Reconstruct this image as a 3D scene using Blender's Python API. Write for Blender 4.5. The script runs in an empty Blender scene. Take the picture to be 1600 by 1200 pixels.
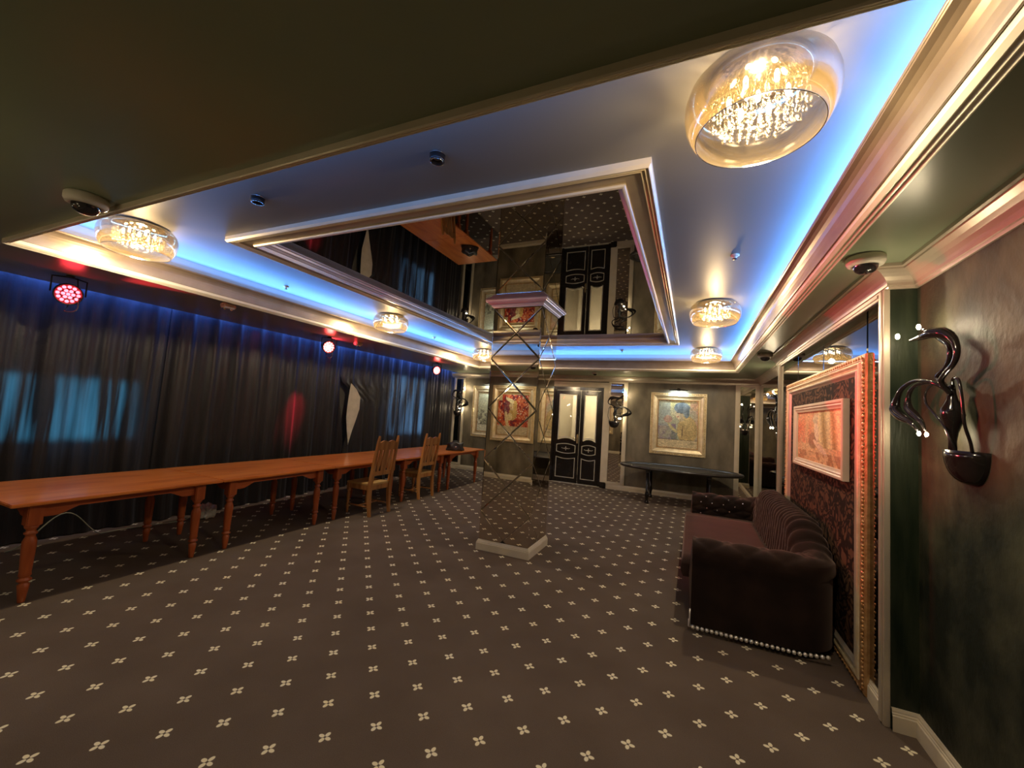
import bpy, bmesh, math, random
from mathutils import Vector, Matrix
random.seed(7)
PI = math.pi
S = bpy.context.scene
COL = S.collection
# ------------------------------------------------------------------ camera
F_PX, YAW, PITCH, ROLL, CH = 635.41, 0.4202, 0.0705, 0.0647, 1.62
fw = Vector((-math.sin(YAW)*math.cos(PITCH), math.cos(YAW)*math.cos(PITCH), math.sin(PITCH)))
r0 = Vector((math.cos(YAW), math.sin(YAW), 0)); u0 = r0.cross(fw)
rt = r0*math.cos(ROLL) + u0*math.sin(ROLL); up = -r0*math.sin(ROLL) + u0*math.cos(ROLL)
cd = bpy.data.cameras.new('camera'); cam = bpy.data.objects.new('camera', cd); COL.objects.link(cam)
cam.matrix_world = Matrix(((rt.x, up.x, -fw.x, 0), (rt.y, up.y, -fw.y, 0), (rt.z, up.z, -fw.z, CH), (0, 0, 0, 1)))
cd.sensor_fit = 'HORIZONTAL'; cd.sensor_width = 36; cd.lens = F_PX/1600*36; cd.clip_start = 0.02
S.camera = cam
# ------------------------------------------------------------------ world, view, light
W = bpy.data.worlds.new('world'); S.world = W; W.use_nodes = True
W.node_tree.nodes['Background'].inputs[0].default_value = (0.25, 0.45, 0.7, 1)
W.node_tree.nodes['Background'].inputs[1].default_value = 0.6
vs = S.view_settings; vs.view_transform = 'Standard'; vs.look = 'None'; vs.exposure = 1.15; vs.gamma = 1; vs.use_curve_mapping = False
S.cycles.sample_clamp_indirect = 3.0; S.cycles.max_bounces = 8; S.cycles.transparent_max_bounces = 16
S.cycles.caustics_reflective = False; S.cycles.caustics_refractive = False
LAMP_W, SCONCE_W, RED_W, BLUE_W, PIC_W, DAY_W = 25.0, 2.8, 560.0, 5.2, 1.8, 3.4
WARM = (1.0, 0.80, 0.52); BLUE = (0.10, 0.34, 1.0); RED = (1.0, 0.03, 0.05)

def light(name, kind, loc, energy, color, aim=None, **kw):
    l = bpy.data.lights.new(name, kind); l.energy = energy; l.color = color
    for k, v in kw.items(): setattr(l, k, v)
    o = bpy.data.objects.new(name, l); COL.objects.link(o); o.location = loc
    if aim is not None:
        o.rotation_euler = (Vector(aim)-Vector(loc)).to_track_quat('-Z', 'Y').to_euler()
    return o
# room measures
ZC, ZU, ZM, ZF = 2.634, 2.927, 2.968, 2.885
XL, XR, YN, YF = -4.577, 0.739, 1.095, 8.341          # tray opening
WL, WR, WN, WF = -4.66, 0.80, 1.035, 8.31             # tray walls above the ledge
IL, IR, INN, IF = -3.594, -0.223, 2.010, 7.041        # inner ceiling frame, outer edge
YB, YW = -0.42, 9.767                                  # back and far wall
# blue LED strips lying on the ledge of the cove, shining up at the ceiling
def led(name, x, y, sx, sy, w, aimv):
    o = light(name, 'AREA', (x, y, 2.803), w, BLUE, (x+aimv[0], y+aimv[1], 2.803+aimv[2]), shape='RECTANGLE', size=sx, size_y=sy)
    return o
def led_line(name, p, q, inward, w):
    p = Vector(p); q = Vector(q); d = (q-p); L = d.length; d.normalize()
    c = (p+q)/2
    z = (Vector(inward)*0.62 + Vector((0, 0, 1))*0.78).normalized()   # emission direction
    l = bpy.data.lights.new(name, 'AREA'); l.shape = 'RECTANGLE'; l.size = L; l.size_y = 0.03; l.energy = w*L; l.color = BLUE
    o = bpy.data.objects.new(name, l); COL.objects.link(o)
    zz = -z; yy = zz.cross(d).normalized()
    o.matrix_world = Matrix(((d.x, yy.x, zz.x, c.x), (d.y, yy.y, zz.y, c.y), (d.z, yy.z, zz.z, c.z), (0, 0, 0, 1)))
    return o
led_line('led_strip', (XR-.015, YN, 2.806), (XR-.015, YF, 2.806), (-1, 0, 0), BLUE_W*1.15)
led_line('led_strip', (WL+.07, YN, 2.806), (WL+.07, YF, 2.806), (1, 0, 0), BLUE_W)
led_line('led_strip', (XL, WF-.06, 2.806), (XR, WF-.06, 2.806), (0, -1, 0), BLUE_W)
led_line('led_strip', (XL, YN-.01, 2.792), (XR, YN-.01, 2.792), (0, 1, 0), BLUE_W*.35)
# blue strip inside the curtain slot
o = light('curtain_led', 'AREA', (-5.985, 4.6, 2.80), 75, (0.08, .22, 1), (-6.10, 4.6, 2.55), shape='RECTANGLE', size=10.0, size_y=0.02, spread=math.radians(110))
zz = -Vector((-.80, 0, -.60)).normalized(); d = Vector((0, 1, 0)); yy = zz.cross(d)
o.matrix_world = Matrix(((d.x, yy.x, zz.x, -5.985), (d.y, yy.y, zz.y, 4.6), (d.z, yy.z, zz.z, 2.80), (0, 0, 0, 1)))

# ------------------------------------------------------------------ materials
def M(name, base=(.5, .5, .5), rough=.5, metal=0, spec=.5, emit=None, es=0, sheen=0, trans=0, ior=1.45, coat=0):
    m = bpy.data.materials.new(name); m.use_nodes = True
    b = m.node_tree.nodes['Principled BSDF']
    b.inputs['Base Color'].default_value = (*base, 1); b.inputs['Roughness'].default_value = rough
    b.inputs['Metallic'].default_value = metal; b.inputs['Specular IOR Level'].default_value = spec
    b.inputs['IOR'].default_value = ior; b.inputs['Transmission Weight'].default_value = trans
    b.inputs['Sheen Weight'].default_value = sheen; b.inputs['Coat Weight'].default_value = coat
    if emit: b.inputs['Emission Color'].default_value = (*emit, 1); b.inputs['Emission Strength'].default_value = es
    return m
def nodes(m): return m.node_tree.nodes, m.node_tree.links, m.node_tree.nodes['Principled BSDF']
def noise_col(m, c1, c2, scale, detail=4, stretch=(1, 1, 1), lo=.35, hi=.65, bump=0, bscale=None, rough=None):
    n, l, b = nodes(m)
    tc = n.new('ShaderNodeTexCoord'); mp = n.new('ShaderNodeMapping'); mp.inputs['Scale'].default_value = stretch
    l.new(tc.outputs['Object'], mp.inputs[0])
    t = n.new('ShaderNodeTexNoise'); t.inputs['Scale'].default_value = scale; t.inputs['Detail'].default_value = detail
    l.new(mp.outputs[0], t.inputs['Vector'])
    r = n.new('ShaderNodeValToRGB'); r.color_ramp.elements[0].position = lo; r.color_ramp.elements[1].position = hi
    r.color_ramp.elements[0].color = (*c1, 1); r.color_ramp.elements[1].color = (*c2, 1)
    l.new(t.outputs[0], r.inputs[0]); l.new(r.outputs[0], b.inputs['Base Color'])
    if bump:
        t2 = n.new('ShaderNodeTexNoise'); t2.inputs['Scale'].default_value = bscale or scale*3; t2.inputs['Detail'].default_value = 3
        l.new(mp.outputs[0], t2.inputs['Vector'])
        bp = n.new('ShaderNodeBump'); bp.inputs['Strength'].default_value = bump; bp.inputs['Distance'].default_value = .01
        l.new(t2.outputs[0], bp.inputs['Height']); l.new(bp.outputs[0], b.inputs['Normal'])
    if rough:
        mr = n.new('ShaderNodeMapRange'); mr.inputs[3].default_value = rough[0]; mr.inputs[4].default_value = rough[1]
        l.new(t.outputs[0], mr.inputs[0]); l.new(mr.outputs[0], b.inputs['Roughness'])
    return m
m_plaster = noise_col(M('plaster', rough=.4, spec=.5), (.085, .074, .052), (.25, .215, .155), 3.4, 6, (1, 1, .5), .3, .7, .25, 9, (.3, .55))
m_plaster_dark = noise_col(M('plaster_dark', rough=.5, spec=.35), (.006, .010, .005), (.060, .060, .034), 3.0, 9, (1, 1, .8), .38, .66, .5, 22, (.5, .72))
m_green = noise_col(M('green_plaster', rough=.4), (.005, .012, .006), (.024, .032, .018), 6, 5, (3, 3, .5), .3, .7, .2, 20)
m_trim = noise_col(M('champagne_trim', rough=.32, metal=.4), (.52, .45, .36), (.58, .51, .41), 5, 3)
m_trim_light = noise_col(M('cream_trim', rough=.42, metal=.05), (.62, .55, .42), (.70, .62, .48), 5, 3)
m_bright = noise_col(M('cream_gilt_trim', rough=.3, metal=.3), (.84, .76, .58), (.92, .84, .66), 5, 3)
m_cove = noise_col(M('cove_paint', rough=.32, metal=.35), (.30, .245, .195), (.35, .29, .235), 6, 3)
m_ceil_low = noise_col(M('satin_dark_ceiling', rough=.28, spec=.6), (.24, .29, .19), (.27, .32, .21), 1.2, 2)
m_ceil_up = noise_col(M('satin_grey_ceiling', rough=.46, spec=.28), (.215, .21, .195), (.235, .23, .21), 1, 2)
m_tray = M('tray_wall', (.30, .30, .30), .5)
def dim_mirror(name, c, rough=.006):
    m = M(name, c, rough, 1.0)
    n, l, b = nodes(m)
    t = n.new('ShaderNodeTexNoise'); t.inputs['Scale'].default_value = 1.1; t.inputs['Detail'].default_value = 1
    tc = n.new('ShaderNodeTexCoord'); l.new(tc.outputs['Object'], t.inputs['Vector'])
    bp = n.new('ShaderNodeBump'); bp.inputs['Strength'].default_value = .03; bp.inputs['Distance'].default_value = .02
    l.new(t.outputs[0], bp.inputs['Height']); l.new(bp.outputs[0], b.inputs['Normal'])
    return m
m_mirror_ceil = dim_mirror('black_mirror_film', (.31, .30, .28))
m_mirror_col = M('smoked_mirror', (.80, .74, .63), .012, 1.0); m_bevel = M('smoked_mirror_bevel', (.8, .75, .66), .03, 1.0)
m_mirror_dark = M('dark_mirror', (.34, .33, .31), .01, 1.0)
m_black_gloss = noise_col(M('black_lacquer', rough=.12, spec=.6), (.010, .009, .009), (.016, .014, .014), 4)
m_black = noise_col(M('black_paint', rough=.4), (.012, .012, .012), (.02, .02, .02), 8)
m_black_plastic = noise_col(M('black_plastic', rough=.3), (.014, .014, .016), (.022, .022, .024), 9)
m_white_plastic = noise_col(M('white_plastic', rough=.4), (.62, .59, .50), (.70, .66, .56), 6)
m_dome = noise_col(M('smoked_dome', rough=.05, spec=.8), (.015, .012, .014), (.02, .018, .02), 3)
m_chrome = M('chrome', (.75, .73, .70), .12, 1)
m_beige = noise_col(M('corridor_paint', rough=.6), (.62, .56, .43), (.68, .61, .48), 2)
m_red_emit = M('red_led', (.3, 0, 0), .3, emit=(1.0, .035, .05), es=9)
m_red_mid = M('red_led_ring', (.3, 0, 0), .3, emit=(1.0, .05, .05), es=16)
m_red_hot = M('red_led_hot', (.3, 0, 0), .3, emit=(1.0, .16, .12), es=34)
m_bulb = M('warm_bulb', (.9, .8, .6), .3, emit=(1.0, .80, .50), es=26)
m_sconce_bulb = M('warm_sconce_bulb', (.9, .8, .6), .3, emit=(1.0, .82, .5), es=90)
def wood(name, c1, c2, c3, rough=.32, axis=1):
    m = M(name, c1, rough, coat=.25); n, l, b = nodes(m)
    tc = n.new('ShaderNodeTexCoord'); mp = n.new('ShaderNodeMapping')
    sc = [7.0, 7.0, 7.0]; sc[axis] = .8; mp.inputs['Scale'].default_value = sc
    l.new(tc.outputs['Object'], mp.inputs[0])
    t = n.new('ShaderNodeTexNoise'); t.inputs['Scale'].default_value = 1.7; t.inputs['Detail'].default_value = 6; t.inputs['Distortion'].default_value = .8
    l.new(mp.outputs[0], t.inputs['Vector'])
    r = n.new('ShaderNodeValToRGB'); e = r.color_ramp.elements; e[0].position = .32; e[1].position = .7
    e[0].color = (*c2, 1); e[1].color = (*c3, 1); x = e.new(.5); x.color = (*c1, 1)
    l.new(t.outputs[0], r.inputs[0]); l.new(r.outputs[0], b.inputs['Base Color'])
    return m
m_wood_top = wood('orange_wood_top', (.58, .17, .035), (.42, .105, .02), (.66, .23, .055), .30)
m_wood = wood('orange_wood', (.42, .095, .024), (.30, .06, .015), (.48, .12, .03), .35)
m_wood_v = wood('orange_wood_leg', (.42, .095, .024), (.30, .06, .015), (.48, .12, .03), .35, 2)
m_chair = wood('chair_oak', (.46, .20, .062), (.30, .115, .032), (.58, .27, .09), .35, 2)
m_seat = wood('chair_seat_wood', (.66, .42, .16), (.52, .32, .11), (.76, .52, .22), .28, 0)
m_gold = noise_col(M('pale_gold', rough=.35, metal=.45), (.74, .60, .36), (.88, .75, .50), 14, 4, bump=.3, bscale=60)
m_gold_bead = noise_col(M('gold_bead', rough=.35, metal=.5), (.5, .36, .17), (.78, .62, .36), 30, 3)
m_copper = noise_col(M('antique_gold', rough=.35, metal=.5), (.42, .22, .08), (.62, .38, .17), 18, 4, bump=.35, bscale=70)
m_velvet = noise_col(M('brown_velvet', rough=.85, spec=.15, sheen=.4), (.009, .005, .004), (.020, .011, .008), 5, 4)
m_velvet.node_tree.nodes['Principled BSDF'].inputs['Sheen Roughness'].default_value = .45
m_velvet.node_tree.nodes['Principled BSDF'].inputs['Sheen Tint'].default_value = (.5, .36, .3, 1)
m_stud = M('silver_stud', (.86, .83, .78), .32, .6)
m_crystal_btn = M('crystal_button', (.95, .93, .9), .05, .9)
m_poker = noise_col(M('poker_cloth', rough=.6), (.03, .028, .024), (.05, .046, .04), 8)
m_poker_rim = noise_col(M('black_vinyl', rough=.28), (.025, .022, .02), (.04, .036, .032), 6)
m_bag = noise_col(M('bag_leather', rough=.32), (.012, .012, .013), (.03, .03, .032), 20, bump=.6, bscale=30)
m_polybag = M('clear_bag', (.45, .45, .40), .3, spec=.6)
m_cable = noise_col(M('grey_cable', rough=.5), (.25, .27, .22), (.35, .36, .3), 9)
m_handle = noise_col(M('brass_handle', rough=.25, metal=.9), (.6, .5, .3), (.75, .62, .4), 8)
m_silver = noise_col(M('silver_paint', rough=.35, metal=.3), (.50, .48, .41), (.62, .6, .52), 8)
m_dust = noise_col(M('dark_wall', rough=.8), (.12, .115, .10), (.17, .16, .135), 3)

def clearish(name, tint, gloss_mix, rough=.03):
    m = bpy.data.materials.new(name); m.use_nodes = True; n = m.node_tree.nodes; l = m.node_tree.links
    n.remove(n['Principled BSDF']); out = n['Material Output']
    tr = n.new('ShaderNodeBsdfTransparent'); tr.inputs[0].default_value = (*tint, 1)
    gl = n.new('ShaderNodeBsdfGlossy'); gl.inputs[0].default_value = (1, .97, .92, 1); gl.inputs['Roughness'].default_value = rough
    lw = n.new('ShaderNodeLayerWeight'); lw.inputs[0].default_value = .35
    mr = n.new('ShaderNodeMapRange'); mr.inputs[3].default_value = gloss_mix[0]; mr.inputs[4].default_value = gloss_mix[1]
    l.new(lw.outputs['Facing'], mr.inputs[0])
    mx = n.new('ShaderNodeMixShader'); l.new(mr.outputs[0], mx.inputs[0]); l.new(tr.outputs[0], mx.inputs[1]); l.new(gl.outputs[0], mx.inputs[2])
    l.new(mx.outputs[0], out.inputs[0])
    return m
m_shade = clearish('smoky_shade_glass', (.82, .76, .66), (.06, .62), .08)
def coat_shade():
    n = m_shade.node_tree.nodes; l = m_shade.node_tree.links; out = n['Material Output']; prev = out.inputs[0].links[0].from_socket
    df = n.new('ShaderNodeBsdfTranslucent'); df.inputs[0].default_value = (.80, .58, .24, 1)
    d2 = n.new('ShaderNodeBsdfDiffuse'); d2.inputs[0].default_value = (.62, .46, .22, 1)
    ms = n.new('ShaderNodeMixShader'); ms.inputs[0].default_value = .5; l.new(df.outputs[0], ms.inputs[1]); l.new(d2.outputs[0], ms.inputs[2])
    tc = n.new('ShaderNodeTexCoord'); sp = n.new('ShaderNodeSeparateXYZ'); l.new(tc.outputs['Object'], sp.inputs[0])
    mr = n.new('ShaderNodeMapRange'); mr.inputs[1].default_value = -.03; mr.inputs[2].default_value = -.2; mr.inputs[3].default_value = .0; mr.inputs[4].default_value = .05
    l.new(sp.outputs[2], mr.inputs[0]); mx = n.new('ShaderNodeMixShader'); l.new(mr.outputs[0], mx.inputs[0]); l.new(prev, mx.inputs[1]); l.new(ms.outputs[0], mx.inputs[2]); l.new(mx.outputs[0], out.inputs[0])
coat_shade()
m_crystal = clearish('crystal', (.95, .92, .84), (.22, .85), .05)
m_pane = clearish('door_glass', (.86, .84, .78), (.05, .5), .02)

# carpet: woven four-petal flowers on a centred lattice
def carpet():
    m = M('carpet', (.05, .04, .035), .95, spec=.1); n, l, b = nodes(m)
    def math_(op, a, c=None, e=None):
        x = n.new('ShaderNodeMath'); x.operation = op
        for i, v in enumerate((a, c, e)):
            if v is None: continue
            if isinstance(v, (int, float)): x.inputs[i].default_value = v
            else: l.new(v, x.inputs[i])
        return x.outputs[0]
    tc = n.new('ShaderNodeTexCoord'); sp = n.new('ShaderNodeSeparateXYZ'); l.new(tc.outputs['Object'], sp.inputs[0])
    HX, HY = .1662, .1695
    a = math_('DIVIDE', math_('ADD', sp.outputs[0], 2.0735), HX); c = math_('DIVIDE', math_('SUBTRACT', sp.outputs[1], 1.7505), HY)
    u = math_('MULTIPLY', math_('ADD', a, c), .5); v = math_('MULTIPLY', math_('SUBTRACT', a, c), .5)
    ur = math_('SUBTRACT', u, math_('ROUND', u)); vr = math_('SUBTRACT', v, math_('ROUND', v))
    dx = math_('ABSOLUTE', math_('MULTIPLY', math_('ADD', ur, vr), HX)); dy = math_('ABSOLUTE', math_('MULTIPLY', math_('SUBTRACT', ur, vr), HY))
    mm = math_('MAXIMUM', dx, dy); nn = math_('MINIMUM', dx, dy)
    e1 = math_('POWER', math_('DIVIDE', math_('SUBTRACT', mm, .0195), .0150), 2.0); e2 = math_('POWER', math_('DIVIDE', nn, .0100), 2.0)
    d = math_('ADD', e1, e2)
    mask = n.new('ShaderNodeMapRange'); mask.interpolation_type = 'SMOOTHSTEP'; mask.inputs[1].default_value = 1.25; mask.inputs[2].default_value = .7
    l.new(d, mask.inputs[0])
    core = n.new('ShaderNodeMapRange'); core.inputs[1].default_value = .004; core.inputs[2].default_value = .007; l.new(mm, core.inputs[0])
    mk = math_('MULTIPLY', mask.outputs[0], core.outputs[0])
    ns = n.new('ShaderNodeTexNoise'); ns.inputs['Scale'].default_value = 260; l.new(tc.outputs['Object'], ns.inputs['Vector'])
    ns2 = n.new('ShaderNodeTexNoise'); ns2.inputs['Scale'].default_value = 1.6; ns2.inputs['Detail'].default_value = 5; l.new(tc.outputs['Object'], ns2.inputs['Vector'])
    cr = n.new('ShaderNodeValToRGB'); cr.color_ramp.elements[0].color = (.098, .072, .056, 1); cr.color_ramp.elements[1].color = (.170, .128, .102, 1)
    cr.color_ramp.elements[0].position = .3; cr.color_ramp.elements[1].position = .7
    av = math_('ADD', math_('MULTIPLY', ns.outputs[0], .45), math_('MULTIPLY', ns2.outputs[0], .55)); l.new(av, cr.inputs[0])
    mx = n.new('ShaderNodeMix'); mx.data_type = 'RGBA'; l.new(mk, mx.inputs[0]); l.new(cr.outputs[0], mx.inputs[6]); mx.inputs[7].default_value = (.92, .84, .62, 1)
    l.new(mx.outputs[2], b.inputs['Base Color'])
    bp = n.new('ShaderNodeBump'); bp.inputs['Strength'].default_value = .5; bp.inputs['Distance'].default_value = .003
    l.new(ns.outputs[0], bp.inputs['Height']); l.new(bp.outputs[0], b.inputs['Normal'])
    return m
m_carpet = carpet()
def curtain_mat():
    m = bpy.data.materials.new('curtain_velvet'); m.use_nodes = True; n = m.node_tree.nodes; l = m.node_tree.links
    b = n['Principled BSDF']; out = n['Material Output']
    b.inputs['Roughness'].default_value = .42; b.inputs['Specular IOR Level'].default_value = .4; b.inputs['Sheen Weight'].default_value = .12
    tc = n.new('ShaderNodeTexCoord'); mp = n.new('ShaderNodeMapping'); mp.inputs['Scale'].default_value = (1, 1, .25); l.new(tc.outputs['Object'], mp.inputs[0])
    t = n.new('ShaderNodeTexNoise'); t.inputs['Scale'].default_value = 5; t.inputs['Detail'].default_value = 6; l.new(mp.outputs[0], t.inputs['Vector'])
    r = n.new('ShaderNodeValToRGB'); r.color_ramp.elements[0].color = (.006, .005, .006, 1); r.color_ramp.elements[1].color = (.019, .015, .017, 1)
    r.color_ramp.elements[0].position = .3; r.color_ramp.elements[1].position = .7
    l.new(t.outputs[0], r.inputs[0]); l.new(r.outputs[0], b.inputs['Base Color'])
    t2 = n.new('ShaderNodeTexNoise'); t2.inputs['Scale'].default_value = 45; t2.inputs['Detail'].default_value = 3; l.new(tc.outputs['Object'], t2.inputs['Vector'])
    bp = n.new('ShaderNodeBump'); bp.inputs['Strength'].default_value = .35; bp.inputs['Distance'].default_value = .006
    l.new(t2.outputs[0], bp.inputs['Height']); l.new(bp.outputs[0], b.inputs['Normal'])
    ts = n.new('ShaderNodeBsdfTranslucent')
    mp3 = n.new('ShaderNodeMapping'); mp3.inputs['Scale'].default_value = (1, 8, .35); l.new(tc.outputs['Object'], mp3.inputs[0])
    t3 = n.new('ShaderNodeTexNoise'); t3.inputs['Scale'].default_value = 1.3; t3.inputs['Detail'].default_value = 4; l.new(mp3.outputs[0], t3.inputs['Vector'])
    r3 = n.new('ShaderNodeValToRGB'); r3.color_ramp.elements[0].color = (.006, .010, .012, 1); r3.color_ramp.elements[1].color = (.26, .40, .46, 1)
    r3.color_ramp.elements[0].position = .42; r3.color_ramp.elements[1].position = .72; l.new(t3.outputs[0], r3.inputs[0]); l.new(r3.outputs[0], ts.inputs[0])
    mx = n.new('ShaderNodeMixShader'); mx.inputs[0].default_value = .25
    l.new(b.outputs[0], mx.inputs[1]); l.new(ts.outputs[0], mx.inputs[2]); l.new(mx.outputs[0], out.inputs[0])
    return m
m_curtain = curtain_mat()
def damask():
    m = M('brown_damask', (.05, .03, .02), .75, spec=.15); n, l, b = nodes(m)
    tc = n.new('ShaderNodeTexCoord')
    w = n.new('ShaderNodeTexNoise'); w.inputs['Scale'].default_value = 5; w.inputs['Detail'].default_value = 2; l.new(tc.outputs['Object'], w.inputs['Vector'])
    sc = n.new('ShaderNodeVectorMath'); sc.operation = 'SCALE'; sc.inputs['Scale'].default_value = .35; l.new(w.outputs['Color'], sc.inputs[0])
    ad = n.new('ShaderNodeVectorMath'); l.new(tc.outputs['Object'], ad.inputs[0]); l.new(sc.outputs[0], ad.inputs[1])
    v = n.new('ShaderNodeTexVoronoi'); v.inputs['Scale'].default_value = 9; v.feature = 'DISTANCE_TO_EDGE'; l.new(ad.outputs[0], v.inputs['Vector'])
    v2 = n.new('ShaderNodeTexWave'); v2.wave_type = 'RINGS'; v2.inputs['Scale'].default_value = 6; v2.inputs['Distortion'].default_value = 9; v2.inputs['Detail'].default_value = 2; l.new(ad.outputs[0], v2.inputs['Vector'])
    mi = n.new('ShaderNodeMath'); mi.operation = 'MULTIPLY'; l.new(v.outputs['Distance'], mi.inputs[0]); l.new(v2.outputs['Fac'], mi.inputs[1])
    r = n.new('ShaderNodeValToRGB'); r.color_ramp.elements[0].position = .03; r.color_ramp.elements[1].position = .09
    r.color_ramp.elements[0].color = (.012, .006, .004, 1); r.color_ramp.elements[1].color = (.105, .055, .030, 1)
    l.new(mi.outputs[0], r.inputs[0]); l.new(r.outputs[0], b.inputs['Base Color'])
    return m
m_damask = damask()
m_canvas = M('painted_canvas', rough=.45)
_n, _l, _b = nodes(m_canvas); _a = _n.new('ShaderNodeVertexColor'); _a.layer_name = 'art'; _l.new(_a.outputs[0], _b.inputs['Base Color'])

# ------------------------------------------------------------------ mesh helpers
class MB:
    def __init__(s): s.v = []; s.f = []; s.sm = []; s.mi = []
    def add(s, vs_, fs, smooth=False, mi=0, mat=None):
        k = len(s.v)
        for v in vs_:
            v = Vector(v)
            s.v.append(tuple(mat @ v) if mat is not None else tuple(v))
        for f in fs: s.f.append([i+k for i in f]); s.sm.append(smooth); s.mi.append(mi)
        return s
    def box(s, x0, x1, y0, y1, z0, z1, c=0, mat=None, mi=0):
        if c <= 0:
            return s.add([(x0, y0, z0), (x1, y0, z0), (x1, y1, z0), (x0, y1, z0), (x0, y0, z1), (x1, y0, z1), (x1, y1, z1), (x0, y1, z1)],
                         [(0, 3, 2, 1), (4, 5, 6, 7), (0, 1, 5, 4), (1, 2, 6, 5), (2, 3, 7, 6), (3, 0, 4, 7)], mat=mat, mi=mi)
        bm = bmesh.new(); bmesh.ops.create_cube(bm, size=1)
        for v in bm.verts: v.co = Vector(((x0+x1)/2+v.co.x*(x1-x0), (y0+y1)/2+v.co.y*(y1-y0), (z0+z1)/2+v.co.z*(z1-z0)))
        bmesh.ops.bevel(bm, geom=bm.edges[:], offset=c, segments=2, affect='EDGES')
        bm.verts.ensure_lookup_table()
        s.add([v.co.copy() for v in bm.verts], [[v.index for v in f.verts] for f in bm.faces], mat=mat, mi=mi); bm.free(); return s
    def lathe(s, prof, n=16, mat=None, cx=0, cy=0, z0=0, mi=0, smooth=True, cap=True):
        vs_ = []; fs = []
        for r, z in prof:
            for i in range(n): a = 2*PI*i/n; vs_.append((cx+r*math.cos(a), cy+r*math.sin(a), z0+z))
        for j in range(len(prof)-1):
            for i in range(n): k = (i+1) % n; fs.append((j*n+i, j*n+k, (j+1)*n+k, (j+1)*n+i))
        if cap:
            if prof[0][0] > 1e-4: fs.append(tuple(range(n-1, -1, -1)))
            if prof[-1][0] > 1e-4: fs.append(tuple((len(prof)-1)*n+i for i in range(n)))
        return s.add(vs_, fs, smooth, mi, mat)
    def tube(s, pts, rad, n=8, mat=None, mi=0, cap=True):
        pts = [Vector(p) for p in pts]
        if not isinstance(rad, (list, tuple)): rad = [rad]*len(pts)
        vs_ = []; fs = []; ref = None
        for i, p in enumerate(pts):
            t = (pts[min(i+1, len(pts)-1)]-pts[max(i-1, 0)]).normalized()
            if ref is None: ref = t.orthogonal().normalized()
            ref = (ref-t*ref.dot(t)).normalized(); bb = t.cross(ref)
            for k in range(n): a = 2*PI*k/n; vs_.append(p+(ref*math.cos(a)+bb*math.sin(a))*rad[i])
        for j in range(len(pts)-1):
            for i in range(n): k = (i+1) % n; fs.append((j*n+i, j*n+k, (j+1)*n+k, (j+1)*n+i))
        if cap: fs.append(tuple(range(n-1, -1, -1))); fs.append(tuple((len(pts)-1)*n+i for i in range(n)))
        return s.add(vs_, fs, True, mi, mat)
    def ball(s, c, r, n=8, m=5, sc=(1, 1, 1), mat=None, mi=0):
        prof = [(math.sin(PI*j/m), -math.cos(PI*j/m)) for j in range(m+1)]
        vs_ = []; fs = []
        for pr, z in prof:
            for i in range(n): a = 2*PI*i/n; vs_.append((c[0]+r*sc[0]*pr*math.cos(a), c[1]+r*sc[1]*pr*math.sin(a), c[2]+r*sc[2]*z))
        for j in range(m):
            for i in range(n): k = (i+1) % n; fs.append((j*n+i, j*n+k, (j+1)*n+k, (j+1)*n+i))
        return s.add(vs_, fs, True, mi, mat)
    def rings(s, rects, smooth=False, mi=0, closed=True):
        """rects: list of 4-corner loops (lists of 3D points); consecutive loops are joined."""
        k = len(rects[0]); vs_ = [p for r in rects for p in r]; fs = []
        for j in range(len(rects)-1):
            for i in range(k if closed else k-1):
                q = (i+1) % k; fs.append((j*k+i, j*k+q, (j+1)*k+q, (j+1)*k+i))
        return s.add(vs_, fs, smooth, mi)
    def build(s, name, mats, parent=None, loc=None, smooth=None):
        me = bpy.data.meshes.new(name); me.from_pydata(s.v, [], s.f)
        if not isinstance(mats, (list, tuple)): mats = [mats]
        for m in mats: me.materials.append(m)
        me.polygons.foreach_set('use_smooth', s.sm if smooth is None else [smooth]*len(s.f))
        me.polygons.foreach_set('material_index', s.mi); me.update()
        o = bpy.data.objects.new(name, me); COL.objects.link(o)
        if parent: o.parent = parent
        if loc: o.location = loc
        return o
def tag(o, label=None, cat=None, group=None, kind=None):
    if label: o['label'] = label
    if cat: o['category'] = cat
    if group: o['group'] = group
    if kind: o['kind'] = kind
    return o
def thing(name, label, cat, loc=(0, 0, 0), rz=0, group=None):
    o = bpy.data.objects.new(name, None); COL.objects.link(o); o.location = loc; o.rotation_euler = (0, 0, rz); o.empty_display_size = .1
    return tag(o, label, cat, group)
def struct(name, mb, mat, parent=None, smooth=None):
    o = mb.build(name, mat, parent, smooth=smooth)
    if not parent: o['kind'] = 'structure'
    return o
KIDS = {}
def copy_tree(o, parent=None):
    c = o.copy(); COL.objects.link(c)
    if parent: c.parent = parent
    if not KIDS:
        pass
    for ch in [x for x in ALLKIDS.get(o, [])]: copy_tree(ch, c)
    return c
ALLKIDS = {}
def index_kids(root):
    def rec(o):
        ks = [x for x in bpy.data.objects if x.parent == o]; ALLKIDS[o] = ks
        for k in ks: rec(k)
    rec(root)
def dup(root, loc, rz=0, label=None, group=None, scale=None):
    if root not in ALLKIDS: index_kids(root)
    c = copy_tree(root); c.location = loc; c.rotation_euler = (0, 0, rz)
    if scale: c.scale = scale
    if label: c['label'] = label
    if group: c['group'] = group
    return c
def rect(x0, x1, y0, y1, z): return [(x0, y0, z), (x1, y0, z), (x1, y1, z), (x0, y1, z)]
def lerp(a, b, t): return a+(b-a)*t
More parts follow.
